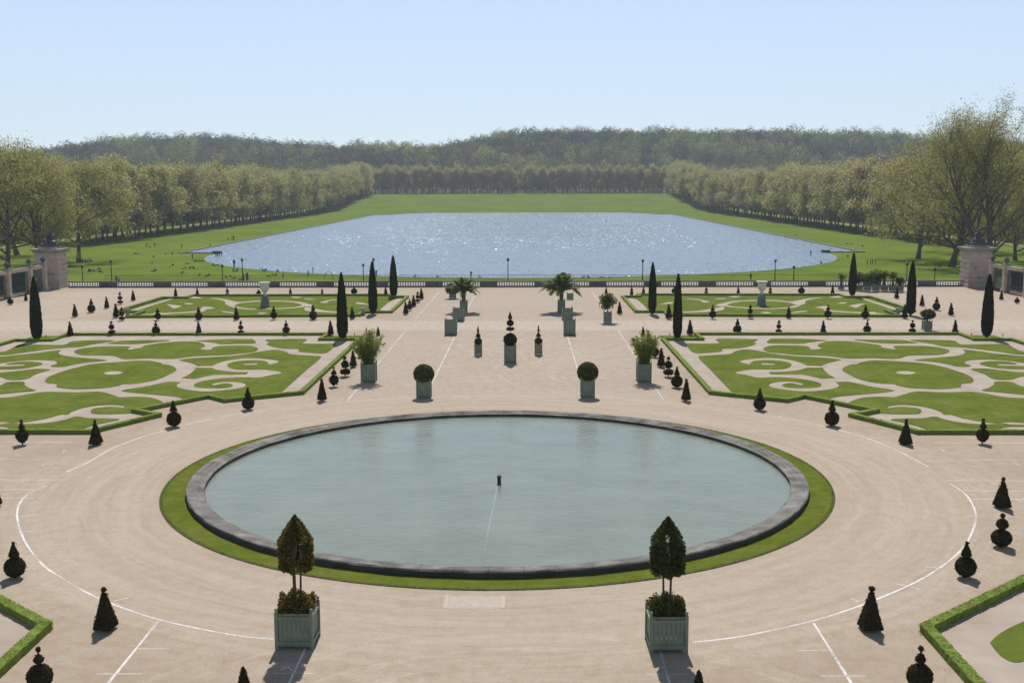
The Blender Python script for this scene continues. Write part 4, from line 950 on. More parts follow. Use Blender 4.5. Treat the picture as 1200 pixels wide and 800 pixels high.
# the three tiered topiaries in tubs on the axis
def tier_tub(px, py, w_px, boxtop, top, tiers, label):
    p = at(px, py - 1); d = (p - CAM).length; w = w_px * d / F_PX; h = height_at(p, boxtop); H = height_at(p, top)
    root = thing('potted_topiary', label, 'potted topiary', p, 0, 'tiered topiaries in tubs on the axis'); tub_into(root, w, h, False)
    stem(root, h * .8, H - .1, .03)
    for nm, kind, a, b, r in tiers:
        za, zb = h + (H - h) * a, h + (H - h) * b; rr = r * d / F_PX
        if kind == 'ball': yew_part(nm, root, ball=(rr, (za + zb) / 2, (zb - za) / 2 / rr), dens=200, leaf=.09)
        elif kind == 'disc': yew_part(nm, root, prof=[(.05, za), (rr * .95, za + .05), (rr, (za + zb) / 2), (rr * .9, zb - .04), (.05, zb)], dens=200, leaf=.08)
        else: yew_part(nm, root, prof=[(.05, za), (rr, za + .08 * (zb - za)), (rr * .9, za + .3 * (zb - za)), (rr * .3, za + .75 * (zb - za)), (.01, zb)], dens=200, leaf=.08, n=12)
tier_tub(598, 425, 14.2, 404, 364.5, [('clipped_ball', 'ball', -.02, .34, 7.7), ('clipped_disc', 'disc', .43, .52, 4.6), ('middle_dome', 'ball', .56, .74, 4.0), ('clipped_cone', 'cone', .76, 1.0, 2.4)], 'largest tiered topiary with ball, disc and dome in the middle tub')
for x, y, s in ((560.5, 417, 'left'), (631, 416.5, 'right')):
    tier_tub(x, y, 8.9, y - 13.5, y - 35.5, [('clipped_dome', 'ball', 0.0, .33, 4.4), ('clipped_cone', 'cone', .37, .68, 2.9), ('finial', 'cone', .66, 1.0, 1.2)], 'small tiered topiary in a narrow tub, %s of the big ball topiary' % s)
# tubs without plants
for x, y, wpx, top, l in ((528.5, 392.3, 14.6, 374.5, 'nearer empty green tub left of the axis'), (537.6, 376.3, 13.6, 360.8, 'farther empty green tub left of the axis, before the palm'), (667.4, 392.6, 14.6, 374.8, 'nearer empty green tub right of the axis'), (664.8, 375.5, 12.8, 361, 'farther empty green tub right of the axis, before the palm')):
    p = at(x, y - .5); d = (p - CAM).length; o = thing('empty_tub', l, 'plant tub', p, R(rnd.uniform(-4, 4)), 'empty green tubs'); tub_into(o, wpx * d / F_PX * .95, height_at(p, top), False, False)

# palms
def frond_mesh(L, droop, seed):
    rg = random.Random(seed); pts = []
    for i in range(15):
        t = i / 14; pts.append(Vector((L * (t * .95 - .12 * t * t), 0, L * (.62 * t - droop * t * t))))
    V = []
    for i in range(len(pts) - 1):
        a, b = pts[i], pts[i + 1]; w = .03; V += [a + Vector((0, w, 0)), a - Vector((0, w, 0)), b - Vector((0, w * .8, 0)), b + Vector((0, w * .8, 0))]
    for k in range(60):
        t = .12 + .88 * k / 60; i = min(13, int(t * 14)); c = pts[i].lerp(pts[i + 1], t * 14 - i); d = (pts[i + 1] - pts[i]).normalized(); ll = L * .21 * math.sin(math.pi * (t * .82 + .14)) + .05
        for s in (-1, 1):
            e = c + d * ll * .65 + Vector((0, s * ll * .75, rg.uniform(-.25, .1) * ll)); w = d * .022
            V += [c - w, c + w, e + w * .2, e - w * .2]
    return np_mesh('frond', [tuple(v) for v in V], 4, M['palm'])
FR = [frond_mesh(1.0, dr, i) for i, dr in enumerate((.3, .42, .58, .78, .2))]
def palm(px, py, w_px, boxtop, crown_y, spread_px, label, nf=34, seed=1, tub=True, group='palms in green tubs', name='potted_palm', trunk_r=.27):
    p = at(px, py - .5); d = (p - CAM).length; root = thing(name, label, 'potted palm', p, 0, group); h = height_at(p, boxtop); zc = height_at(p, crown_y)
    tub_into(root, w_px * d / F_PX * .95, h, False); rg = random.Random(seed); L = spread_px * d / F_PX * .97
    tr = MB(); k = 9; tr.lathe([(trunk_r * (1.0 + .12 * (i % 2) + .25 * (i == k)), h * .8 + (zc - h * .8) * i / k) for i in range(k + 1)], n=10); tr.obj('trunk', M['bark'], root)
    for i in range(nf):
        t = i / nf; f = FR[min(4, int(t * 4) if t < .85 else 4)]; el = R(94 - 92 * t + rg.uniform(-10, 10)); a = i * 2.39996
        o = link('frond', f, root); s = L * rg.uniform(.85, 1.08) * (.8 + .3 * min(1, t * 2))
        o.matrix_local = Matrix.Translation((trunk_r * .5 * math.cos(a), trunk_r * .5 * math.sin(a), zc)) @ Matrix.Rotation(a, 4, 'Z') @ Matrix.Rotation(-el * .9 + .35, 4, 'Y') @ Matrix.Scale(s, 4)
palm(543.5, 366.3, 9.2, 352.5, 342.5, 22, 'feathery palm in a green tub left of the axis, before the lake', 44, 2)
palm(657.8, 366.3, 9.2, 351.5, 341, 26, 'larger feathery palm in a green tub right of the axis, before the lake', 50, 4)
def round_tree(px, py, w_px, boxtop, cy, r_px, label, name='potted_orange_tree', cat='potted tree', flat=.85, n=2600, group='round-headed potted trees'):
    p = at(px, py - .5); d = (p - CAM).length; root = thing(name, label, cat, p, 0, group); h = height_at(p, boxtop); zc = height_at(p, cy); r = r_px * d / F_PX
    tub_into(root, w_px * d / F_PX * .95, h, False)
    t = MB(); t.tube([(0, 0, h * .8), (.03, 0, (h + zc) / 2), (0, 0, zc)], [.09, .075, .05], 7); rg = random.Random(int(px))
    for i in range(9):
        a = i * 2.4; t.tube([(0, 0, zc - r * .6), (r * .4 * math.cos(a), r * .4 * math.sin(a), zc - r * .1), (r * .8 * math.cos(a), r * .8 * math.sin(a), zc + r * .2)], [.04, .03, .012], 5)
    t.obj('trunk', M['barkdark'], root)
    cl = [np.array([rg.gauss(0, .5), rg.gauss(0, .5), rg.gauss(0, .42)]) for _ in range(26)]
    def fn():
        while True:
            c = cl[int(pick(0, 25.99))]; v = nrng.normal(size=3) * .22 + c
            if np.linalg.norm(v) < 1.05: return (v[0] * r, v[1] * r, zc + v[2] * r * flat)
    blob_leaves('crown', root, n, fn, .16, M['orange'], 1.4)
round_tree(712, 378.2, 9.6, 365.5, 353.5, 12, 'round-headed orange tree in a green tub, right of the right palm')
round_tree(1086, 387.3, 9.3, 376, 368.3, 8.2, 'small round-headed tree in a tub beside the far right parterre', flat=.7)
round_tree(530.5, 350.3, 8.2, 344, 338.5, 8.5, 'small round bush in a tub behind the left palm', flat=.8)
p = at(668, 351); o = thing('empty_tub', 'empty green tub half hidden behind the right palm', 'plant tub', p, 0, 'empty green tubs'); tub_into(o, 7.6 * (p - CAM).length / F_PX, height_at(p, 343.5), False, False)
# plants stored by the right balustrade
palm(985.5, 340, 6, 334.5, 327, 9, 'small palm in a tub by the right balustrade, left of the pointed cypress', 20, 9, group='stored tubs by the right balustrade', trunk_r=.2)
round_tree(1006.5, 341, 7, 334.5, 326.5, 7.5, 'bushy tub plant just right of the pointed cypress by the balustrade', 'potted_shrub', 'potted shrub', 1.0, 1200, 'stored tubs by the right balustrade')
round_tree(1016, 342, 7, 335, 325, 8.5, 'paler bushy tub plant second from the pointed cypress by the balustrade', 'potted_shrub', 'potted shrub', 1.0, 1200, 'stored tubs by the right balustrade')
round_tree(1026, 341.5, 7.5, 333, 324, 8.5, 'tall bushy tub plant in the middle of the stored tubs by the balustrade', 'potted_shrub', 'potted shrub', 1.1, 1300, 'stored tubs by the right balustrade')
palm(1036, 341.5, 7, 334, 325, 10, 'dense palm in a tub by the right balustrade', 26, 12, group='stored tubs by the right balustrade', trunk_r=.2)
palm(1046, 342, 7, 334, 326, 9.5, 'dark spreading palm in a tub next to the last stored tub', 26, 14, group='stored tubs by the right balustrade', trunk_r=.2)
round_tree(1054.5, 342, 6.5, 335, 329.5, 5.5, 'small dark tub plant at the right end of the stored tubs', 'potted_shrub', 'potted shrub', .9, 800, 'stored tubs by the right balustrade')

# marble vases
for x, y, top, waist, l in ((310.8, 359.3, 330.5, 346, 'large white marble vase on a grey pedestal in the far left parterre'), (892.3, 357.8, 329.5, 344.3, 'large white marble vase on a grey pedestal in the far right parterre')):
    p = at(x, y); H = height_at(p, top); hp = height_at(p, waist); d = (p - CAM).length; k = d / F_PX
    o = thing('garden_vase', l, 'vase', p, 0, 'marble vases in the far parterres')
    mb = MB(); r = 5.6 * k; mb.lathe([(r * .98, 0), (r, .3), (r * .84, .36), (r * .88, hp * .45), (r * .78, hp * .68), (r * .8, hp * .76), (r * .52, hp - .02), (r * .1, hp)], n=8, smooth=False, rot=R(22.5)); mb.obj('pedestal', M['pedestal'], o)
    mb = MB(); r = 6.6 * k; L = H - hp
    mb.lathe([(r * .42, hp), (r * .42, hp + .08 * L), (r * .24, hp + .16 * L), (r * .24, hp + .20 * L), (r * .48, hp + .30 * L), (r * .70, hp + .45 * L), (r * .74, hp + .62 * L), (r * .76, hp + .80 * L), (r * .88, hp + .90 * L), (r, hp + .94 * L), (r * .98, H), (r * .8, H), (r * .6, H - .2)], n=24); mb.obj('bowl', M['marble'], o)

# ------------------------------------------------------------------ balustrade, gates
BY, BH = 201.0, 1.08
bal = thing('balustrade', 'long stone balustrade of pale balusters between dark solid panels, closing the court before the lake', 'balustrade', (0, BY, 0))
mb = MB(); mb.box((0, 0, .11), (160.4, .62, .22)); mb.obj('plinth', M['balstone'], bal)
mb = MB(); mb.box((0, 0, BH - .09), (160.4, .52, .18)); mb.obj('top_rail', M['balstone'], bal)
bprof = [(.10, 0), (.10, .05), (.055, .09), (.11, .26), (.085, .40), (.045, .52), (.06, .58), (.10, .62), (.10, .682)]
rest = MB(); singles = []
bm_ = MB(); bm_.lathe(bprof, n=8); bme = bm_.mesh('baluster', M['palestone'])
per = 9.75
for k in range(-8, 9):
    xc = k * per
    for i in range(14):
        x = xc + (i - 6.5) * .455
        if abs(x) > 79.9: continue
        if abs(k) <= 3: link('baluster', bme, bal, (x, 0, .2))
        else: rest.lathe(bprof, (x, 0, .2), n=8)
    for xs_ in (xc + per / 2,):
        if abs(xs_) < 80: mb = MB(); mb.box((xs_, 0, .56), (3.15, .56, .70)); mb.obj('solid_panel', M['balstone'], bal)
ro = rest.obj('balusters', M['palestone'], bal); ro['kind'] = 'stuff'
M['roadgravel'] = mat_mottled('road_gravel', (.26, .235, .205), (.32, .29, .26), .4, .95, .3, 20, .02, .1)
# iron railing just behind
rl = thing('iron_railing', 'thin black iron railing seen over the top of the stone balustrade', 'railing', (0, 211.2, 0))
mb = MB()
for i in range(0, 620): mb.box((-77.5 + i * .25, 0, .72), (.025, .025, 1.42))
mb.obj('bars', M['iron'], rl)
mb = MB(); mb.box((0, 0, 1.34), (155.2, .05, .05)); mb.box((0, 0, .12), (155.2, .05, .05)); mb.obj('rails', M['iron'], rl)
props(sheet('terrace_edge', [(-84, 201.62), (84, 201.62), (84, 212.2), (-84, 212.2)], -.004, M['roadgravel']), kind='structure')
wl = thing('retaining_wall', 'stone retaining wall under the balustrade facing the road', 'wall', (0, 212.3, 0)); mb = MB(); mb.box((0, 0, -2.62), (190, .2, 5.2)); mb.obj('wall_face', M['stone'], wl)
def figure(name, parent, z, seed, mat, s=1.0):
    """a plain seated stone group: two draped figures leaning together"""
    rg = random.Random(seed); mb = MB()
    mb.box((0, 0, z + .22), (2.6, 1.7, .44)); mb.ball((0, .1, z + .75), .85, 12, 8, 0, .75, .12, rg); mb.ball((.75, -.1, z + .62), .55, 10, 7, 0, .8, .12, rg)
    def person_(x, y, lean, h):
        hip = Vector((x, y, z + 1.0)); ch = hip + Vector((lean, 0, .75 * h)); nk = ch + Vector((lean * .3, 0, .28)); hd = nk + Vector((.02, 0, .22))
        mb.tube([hip, hip.lerp(ch, .5), ch, nk], [.36, .30, .34, .12], 10); mb.ball(hd, .19, 10, 8, 0, 1.2)
        for sg in (-1, 1):
            kn = hip + Vector((.25 * sg, -.65, -.05)); ft = kn + Vector((.02, -.1, -.62)); mb.tube([hip + Vector((.12 * sg, 0, 0)), kn, ft], [.24, .18, .10], 8)
            el = ch + Vector((.42 * sg + lean, -.15, -.3)); ha = el + Vector((lean * 1.5 + .1 * sg, -.35, .10)); mb.tube([ch + Vector((.28 * sg, 0, .1)), el, ha], [.13, .10, .07], 8)
    person_(-.45, .1, .22, 1.0); person_(.5, .15, -.12, 1.25)
    return mb.obj(name, mat, parent)
for s, w in ((-1, 'left'), (1, 'right')):
    gp_ = thing('gate_pier', 'massive banded pink stone gate pier at the %s end of the balustrade' % w, 'gate pier', (-83.0 if s < 0 else 81.5, 200.6, 0), 0, 'massive gate piers')
    mb = MB(); H = 6.9; n = 13
    mb.box((0, 0, .3), (4.5, 4.5, .6))
    for i in range(n):
        z0 = .6 + i * (H - 1.3) / n; mb.box((0, 0, z0 + (H - 1.3) / n / 2), (4.2 if i % 2 else 3.86, 4.2 if i % 2 else 3.86, (H - 1.3) / n - .002))
    mb.obj('shaft', M['pinkstone'], gp_)
    mb = MB(); mb.box((0, 0, H - .55), (4.3, 4.3, .28)); mb.box((0, 0, H - .27), (4.7, 4.7, .28)); mb.box((0, 0, H - .02), (5.2, 5.2, .22)); mb.box((0, 0, H + .26), (3.3, 3.3, .34)); mb.obj('cornice', M['stone'], gp_)
    sc = thing('stone_sculpture', 'dark weathered sculpture of two seated figures on top of the %s gate pier' % w, 'sculpture', (-83.0 if s < 0 else 81.5, 200.4, H + .43), R(20 * s), 'sculptures on the gate piers')
    f = figure('figure_group', sc, 0, 4 + s, M['lead']); f.scale = (1.1, 1.1, 1.12); f.scale = (1.1, 1.1, 1.12)
    # grille gate along the side of the court
    ys = [194.8, 189.2, 181.0, 172.5, 164.0, 155.5]
    for i, y in enumerate(ys):
        pl = thing('gate_post', 'square pale stone gate post, %s from the %s pier' % (ORD[i], w), 'gate post', (s * 82.0, y, 0), 0, 'stone posts of the side gates')
        mb = MB(); mb.box((0, 0, .35), (1.15, 1.15, .7)); mb.box((0, 0, 2.6), (.92, .92, 3.8)); mb.obj('shaft', M['pinkstone'], pl)
        mb = MB(); mb.box((0, 0, 4.62), (1.2, 1.2, .24)); mb.box((0, 0, 4.83), (.95, .95, .18)); mb.obj('cap', M['stone'], pl)
        mb = MB(); mb.lathe([(.3, 4.92), (.18, 5.05), (.42, 5.3), (.46, 5.5), (.3, 5.72), (.1, 5.95), (.02, 6.0)], n=12); mb.obj('urn_finial', M['darkstone'], pl)
    for i in range(len(ys) - 1):
        a, b = ys[i], ys[i + 1]; L = a - b - 1.1; c = (a + b) / 2
        g = thing('iron_gate', 'dark iron grille between the %s and %s %s gate posts' % (ORD[i], ORD[i + 1], w), 'iron gate', (s * 82.0, c, 0), 0, 'iron grilles of the side gates')
        mb = MB(); k = int(L / .16)
        for j in range(k): mb.box((0, -L / 2 + (j + .5) * L / k, 1.95), (.03, .03, 3.7))
        mb.obj('bars', M['gilt'], g)
        mb = MB()
        for z in (.14, 1.1, 1.35, 3.72): mb.box((0, 0, z), (.06, L, .07))
        mb.obj('rails', M['gilt'], g)
        bm2 = thing('stone_lintel', 'pale stone beam over the grille between %s and %s %s gate posts' % (ORD[i], ORD[i + 1], w), 'lintel', (s * 82.0, c, 0), 0, 'stone beams over the side grilles')
        mb = MB(); mb.box((0, 0, 4.2), (.5, L + .06, .5)); mb.obj('beam', M['pinkstone'], bm2); mb = MB(); mb.box((0, 0, 4.48), (.7, L + .05, .06)); mb.obj('coping', M['stone'], bm2)
    hd = hedge([(s * 86.6, 150), (s * 86.6, 196)], 1.6, 3.3, 'tall dark clipped hedge behind the %s grilles' % w, dens=120, leaf=.22, closed=False, name='tall_hedge', mats=('yew', 'yewcore'), nstep=1.0)
    props(sheet('ground', [(s * 84, -40), (s * 97, -40), (s * 97, 212.2), (s * 84, 212.2)], -.006, M['leaf_litter']), kind='structure')

# ------------------------------------------------------------------ lamp posts on the road beyond
def lamp(px, top, bot, label):
    d = 244.0; p = at_y(px, bot, d); z0 = LOW; q = Vector((p.x, p.y, z0)); H = height_at(q, top) - z0
    o = thing('lamp_post', label, 'lamp post', q, 0, 'lamp posts along the road beyond the balustrade')
    mb = MB(); mb.lathe([(.26, 0), (.26, .5), (.17, .6), (.12, 1.2), (.085, H - .75)], n=10); mb.obj('pole', M['iron'], o)
    mb = MB(); mb.lathe([(.1, H - .76), (.20, H - .7), (.30, H - .2), (.34, H - .16), (.12, H - .02), (.03, H)], n=8, smooth=False); mb.obj('lantern', M['iron'], o)
LP = [(97, 310, 'leftmost lamp post, next to the left gate pier'), (131, 304, 'lamp post left of the couple on the lawn edge'), (261, 309.5, 'shorter lamp post by the left corner of the lake'), (284.5, 302.5, 'tall lamp post in front of the left shore of the lake'),
      (426, 308.5, 'short lamp post left of the near axis cypress, before the lake'), (438, 302, 'tall lamp post partly hidden behind the near axis cypress'), (595.3, 302, 'tall lamp post before the lake, nearest the axis'), (753, 303.5, 'tall lamp post before the lake, right of the orange tree'),
      (908, 303.5, 'tall lamp post at the right shore of the lake'), (930, 311, 'short lamp post at the right shore of the lake'), (1062.3, 307, 'lamp post beside the dark outer cypress of the far right parterre'), (1095, 313, 'rightmost lamp post, near the right gate pier')]
for x, t, l in LP: lamp(x, t, 329, l)

# ------------------------------------------------------------------ people on the lawns
def skin_body(name, chain, mats_fn):
    """chain: list of (verts, radii, edges); one continuous body through the skin modifier"""
    V, Rr, E = chain; me = bpy.data.meshes.new(name); me.from_pydata(V, E, []); o = link(name, me)
    md = o.modifiers.new('skin', 'SKIN'); md.use_smooth_shade = True
    for i, sv in enumerate(me.skin_vertices[0].data): sv.radius = (Rr[i], Rr[i]); sv.use_root = (i == 0)
    sb = o.modifiers.new('sub', 'SUBSURF'); sb.levels = 1
    dg = bpy.context.evaluated_depsgraph_get(); dg.update(); m2 = bpy.data.meshes.new_from_object(o.evaluated_get(dg)); bpy.data.objects.remove(o)
    m2.materials.clear()
    for k in ('skin', 'shirt', 'trousers', 'hair'): m2.materials.append(M[k])
    for p in m2.polygons: p.material_index = mats_fn(p.center); p.use_smooth = True
    m2.name = name; return m2
EJ = [(0, 1), (1, 2), (2, 3), (3, 4), (4, 5), (2, 6), (6, 7), (7, 8), (8, 16), (2, 9), (9, 10), (10, 11), (11, 17), (0, 12), (12, 13), (13, 18), (0, 14), (14, 15), (15, 19)]
def body(pose):
    # pelvis, belly, chest, neck, head, crown, L shoulder/elbow/wrist, R..., L hip-knee, ankle...
    rad = [.14, .13, .15, .065, .10, .07, .07, .05, .035, .07, .05, .035, .085, .065, .085, .065, .03, .03, .045, .045]
    if pose == 'stand':
        V = [(0, 0, .95), (0, 0, 1.12), (0, 0, 1.36), (0, -.01, 1.52), (0, -.03, 1.63), (0, -.02, 1.72), (.19, 0, 1.42), (.25, .03, 1.14), (.24, -.06, .90), (-.19, 0, 1.42), (-.26, .02, 1.14), (-.22, -.10, .92), (.10, 0, .52), (.11, .03, .10), (-.10, -.03, .52), (-.12, .06, .10), (.235, -.09, .82), (-.21, -.14, .85), (.11, -.10, .045), (-.12, -.07, .045)]
        fn = lambda c: 3 if (c.z > 1.66 or (c.z > 1.57 and c.y > .02)) else 0 if c.z > 1.50 or (c.z < .98 and abs(c.x) > .2) else 1 if c.z > .98 else 2
    elif pose == 'sit':
        V = [(0, 0, .15), (0, -.02, .34), (0, -.05, .58), (0, -.07, .73), (0, -.10, .84), (0, -.08, .93), (.19, -.05, .62), (.27, -.16, .38), (.18, -.36, .32), (-.19, -.05, .62), (-.27, .06, .38), (-.26, .20, .12), (.16, -.40, .40), (.13, -.66, .08), (-.17, -.38, .42), (-.12, -.62, .08), (.12, -.42, .34), (-.27, .26, .04), (.13, -.78, .06), (-.12, -.74, .06)]
        fn = lambda c: 3 if (c.z > .88 or (c.z > .79 and c.y > -.06)) else 0 if c.z > .71 else 1 if (c.z > .26 and c.y > -.30 or c.y > .04) else 2
    else:
        V = [(0, 0, .13), (0, .2, .14), (0, .44, .16), (0, .60, .19), (0, .70, .22), (0, .79, .24), (.19, .48, .15), (.30, .30, .08), (.28, .08, .07), (-.19, .48, .15), (-.32, .55, .08), (-.20, .72, .06), (.11, -.42, .16), (.12, -.80, .08), (-.12, -.40, .30), (-.12, -.70, .08), (.27, .0, .05), (-.12, .78, .06), (.13, -.90, .09), (-.13, -.80, .07)]
        fn = lambda c: 3 if c.y > .74 else 0 if c.y > .57 else 1 if c.y > .04 else 2
    return skin_body('person', (V, rad, EJ), fn)
BODY = {k: body(k) for k in ('stand', 'sit', 'lie')}
SH = [(.02, .022, .03), (.03, .05, .12), (.55, .55, .55), (.05, .05, .05), (.12, .03, .03), (.25, .25, .28), (.6, .6, .62), (.04, .09, .14)]
SHN = ['black', 'dark blue', 'white', 'black', 'dark red', 'grey', 'white', 'blue']
def person(px, py, pose, where, group, col=None, s=1.0, rz=None):
    p = at(px, py, LOW); ci = rnd.randrange(8) if col is None else col
    o = link('person', BODY[pose], None, p); o.rotation_euler = (0, 0, rnd.uniform(0, 6.28) if rz is None else rz); o.color = (*SH[ci], 1); o.scale = (s, s, s)
    v = {'stand': 'standing', 'sit': 'sitting', 'lie': 'lying'}[pose]
    props(o, '%s-topped person %s %s' % (SHN[ci].replace(' ', '-'), v, where), 'person', group)
W1 = 'near the left gate pier'; G1 = 'people on the left lawn'
for i, (x, y, pose, c) in enumerate(sorted([(97, 307.5, 'sit', 0), (99.5, 306.8, 'sit', 3), (103.5, 306.8, 'sit', 2), (106, 307, 'sit', 1)])): person(x, y, pose, 'in the upper lawn cluster %s, %s from left' % (W1, ORD[i]), G1, c, 1.25)
for i, (x, y, pose, c) in enumerate([(105, 319, 'sit', 0), (110, 317.5, 'lie', 6), (113, 318.5, 'sit', 5), (116.5, 320, 'sit', 3), (114.5, 315.3, 'lie', 2)]): person(x, y, pose, 'in the lower lawn cluster %s, %s' % (W1, ('far left', 'middle', 'right side', 'far right', 'topmost')[i]), G1, c, 1.25)
person(136.6, 331.8, 'stand', 'behind the left balustrade, left one of a couple', G1, 7, 1.1, 0); person(139.3, 331.8, 'stand', 'behind the left balustrade, right one of a couple', G1, 2, 1.1, 0)
for i, (x, y, pose, c) in enumerate(sorted([(172.3, 289.5, 'stand', 0), (176.3, 290.3, 'sit', 1), (181.3, 289.3, 'stand', 4), (213, 291, 'stand', 3)])): person(x, y, pose, 'under the left avenue edge, %s from the left' % ORD[i], G1, c)
for i, (x, y, pose, c) in enumerate([(158, 297.3, 'lie', 0), (161.5, 297.5, 'lie', 5), (180, 309, 'sit', 2), (179.5, 318.3, 'lie', 0), (182, 318, 'sit', 1), (202.8, 312, 'sit', 0), (200, 313, 'lie', 2), (195, 298.2, 'lie', 5), (201.5, 298.3, 'sit', 0), (179.7, 302, 'sit', 5)]):
    person(x, y, pose, 'on the open left lawn, ' + ['lying leftmost', 'next to the leftmost one', 'alone in the middle', 'low in the middle', 'low middle, upright', 'beside a white-topped companion', 'below a dark seated companion', 'near the lake wall end', 'nearest the lake wall end', 'upper one alone'][i], G1, c)
for i, (x, y, pose, c) in enumerate(sorted([(214, 315, 'lie', 0), (217, 314.5, 'sit', 2), (223.5, 315.3, 'sit', 0), (226.5, 315.3, 'sit', 1), (214.8, 320.8, 'sit', 3), (234.5, 323.5, 'sit', 0), (245, 324, 'sit', 1), (242, 323.5, 'lie', 5), (220, 309.3, 'lie', 4)])):
    person(x, y, pose, 'in the group before the left lake corner, %s from left' % ORD[i], G1, c)
W2 = 'at the left lake shore'; G2 = 'people at the left shore of the lake'
for i, (x, y, pose, c) in enumerate(sorted([(253, 300.5, 'stand', 0), (255, 300.3, 'stand', 3), (257, 300.3, 'stand', 1), (259.7, 300, 'stand', 0)])): person(x, y, pose, 'on the stone shoulder %s, %s from left' % (W2, ORD[i]), G2, c)
for i, (x, y, pose, c) in enumerate(sorted([(225.5, 303.5, 'stand', 0), (229.5, 306.8, 'sit', 0), (231.5, 306.6, 'lie', 3), (234, 307, 'sit', 4), (237, 306.8, 'sit', 0), (250, 311.5, 'sit', 1), (253, 311.5, 'lie', 0)])): person(x, y, pose, 'just left of the lake corner, %s from left' % ORD[i], G2, c)
person(274.6, 314, 'stand', 'alone by the water %s' % W2, G2, 0, 1.45)
for i, (x, y, pose, c) in enumerate([(283, 329, 'sit', 0), (285.5, 329.5, 'stand', 3), (289, 328.5, 'stand', 1), (290.5, 328.5, 'stand', 0), (266, 325, 'lie', 6), (269, 324.3, 'lie', 4), (273, 318.5, 'sit', 0), (278.3, 318.3, 'sit', 5), (274, 326, 'lie', 5)]): person(x, y, pose, 'at the tall lamp post %s, %s' % (W2, ['in front', 'leftmost standing', 'middle standing', 'rightmost', 'farthest left', 'lower left', 'upper left', 'uppermost', 'lowest'][i]), G2, c, 1.15)
for i, (x, y, pose, c) in enumerate(sorted([(307.5, 318, 'sit', 0), (311.5, 318, 'sit', 3), (325, 319, 'sit', 1), (315, 324, 'lie', 0), (318.7, 323.8, 'sit', 3), (323.5, 323.3, 'sit', 5), (366.8, 320, 'stand', 0), (331.5, 325.5, 'stand', 6), (361, 324, 'stand', 2)])): person(x, y, pose, 'on the near bank left of centre, %s from left' % ORD[i], 'people on the near bank', c)
for i, (x, y, pose, c) in enumerate(sorted([(441, 323.8, 'stand', 0), (487, 325, 'sit', 6), (490, 325.5, 'lie', 2), (512, 325.8, 'sit', 0), (561, 326, 'sit', 1), (552, 325.3, 'stand', 0), (684.8, 326, 'sit', 0), (688.6, 326, 'sit', 3), (705, 325.5, 'lie', 0), (714, 325.6, 'lie', 5), (879.7, 328, 'stand', 4)])): person(x, y, pose, 'by the near lake shore, %s from left' % ORD[i], 'people by the near shore', c)
for i, (x, y, pose, c) in enumerate(sorted([(1016.3, 310.3, 'stand', 0), (1020, 310, 'stand', 3), (1022.3, 309.8, 'stand', 1), (1026, 310.2, 'stand', 0)])): person(x, y, pose, 'in the row of four on the right lawn, %s from left' % ORD[i], 'people on the right lawn', c)
for i, (x, y, pose, c) in enumerate([(992, 286.5, 'sit', 5), (995.5, 286.7, 'sit', 6), (999, 286.3, 'sit', 2), (1010.5, 289.5, 'sit', 0), (993.5, 301.5, 'sit', 4), (1085, 309.3, 'lie', 0), (1103, 313, 'sit', 0), (933, 276, 'sit', 0), (962, 309.5, 'sit', 0), (950, 299.5, 'stand', 3)]):
    person(x, y, pose, ['left in a seated trio on the right lawn', 'in the middle of a seated trio on the right lawn', 'right in a seated trio on the right lawn', 'right of the seated trio on the right lawn', 'near the right lake corner', 'on the right lawn left of the last lamp posts', 'on the right lawn beyond the last lamp post', 'on the bank far up the lake\'s right side', 'at the water on the right lake corner', 'on the low stone wall of the right lake corner'][i], 'people on the right lawn', c)
person(272, 281.8, 'stand', 'beside a companion far up the left lake shore', G2, 0, 1.3); person(274, 281.8, 'stand', 'right of a companion far up the left lake shore', G2, 3, 1.3); person(267.5, 281.8, 'sit', 'left of two standing people far up the left lake shore', G2, 5, 1.3); person(246.5, 288.5, 'sit', 'on the lake wall far up the left side', G2, 0)
o = thing('metal_arch', 'thin dark metal arch standing on the near bank left of the axis', 'arch', at(385.5, 327, LOW)); mb = MB(); mb.tube([(1.05 * math.cos(math.pi * i / 14), 0, .5 + 1.3 * math.sin(math.pi * i / 14)) for i in range(15)], .07, 6); mb.tube([(-1.05, 0, 0), (-1.05, 0, .5)], .07, 6); mb.tube([(1.05, 0, 0), (1.05, 0, .5)], .07, 6); mb.obj('hoop', M['iron'], o)
for s, w in ((-1, 'left'), (1, 'right')):
    o = thing('shore_wall', 'short low stone wall at the %s shoulder of the lake' % w, 'wall', (s * 104, 386, LOW)); mb = MB(); mb.box((0, 0, .35), (2.8, 1.1, .8), rz=s * .3); mb.obj('masonry', M['darkstone'], o); mb = MB(); mb.box((0, 0, .86), (3.1, 1.4, .12), rz=s * .3); mb.obj('coping', M['palestone'], o)
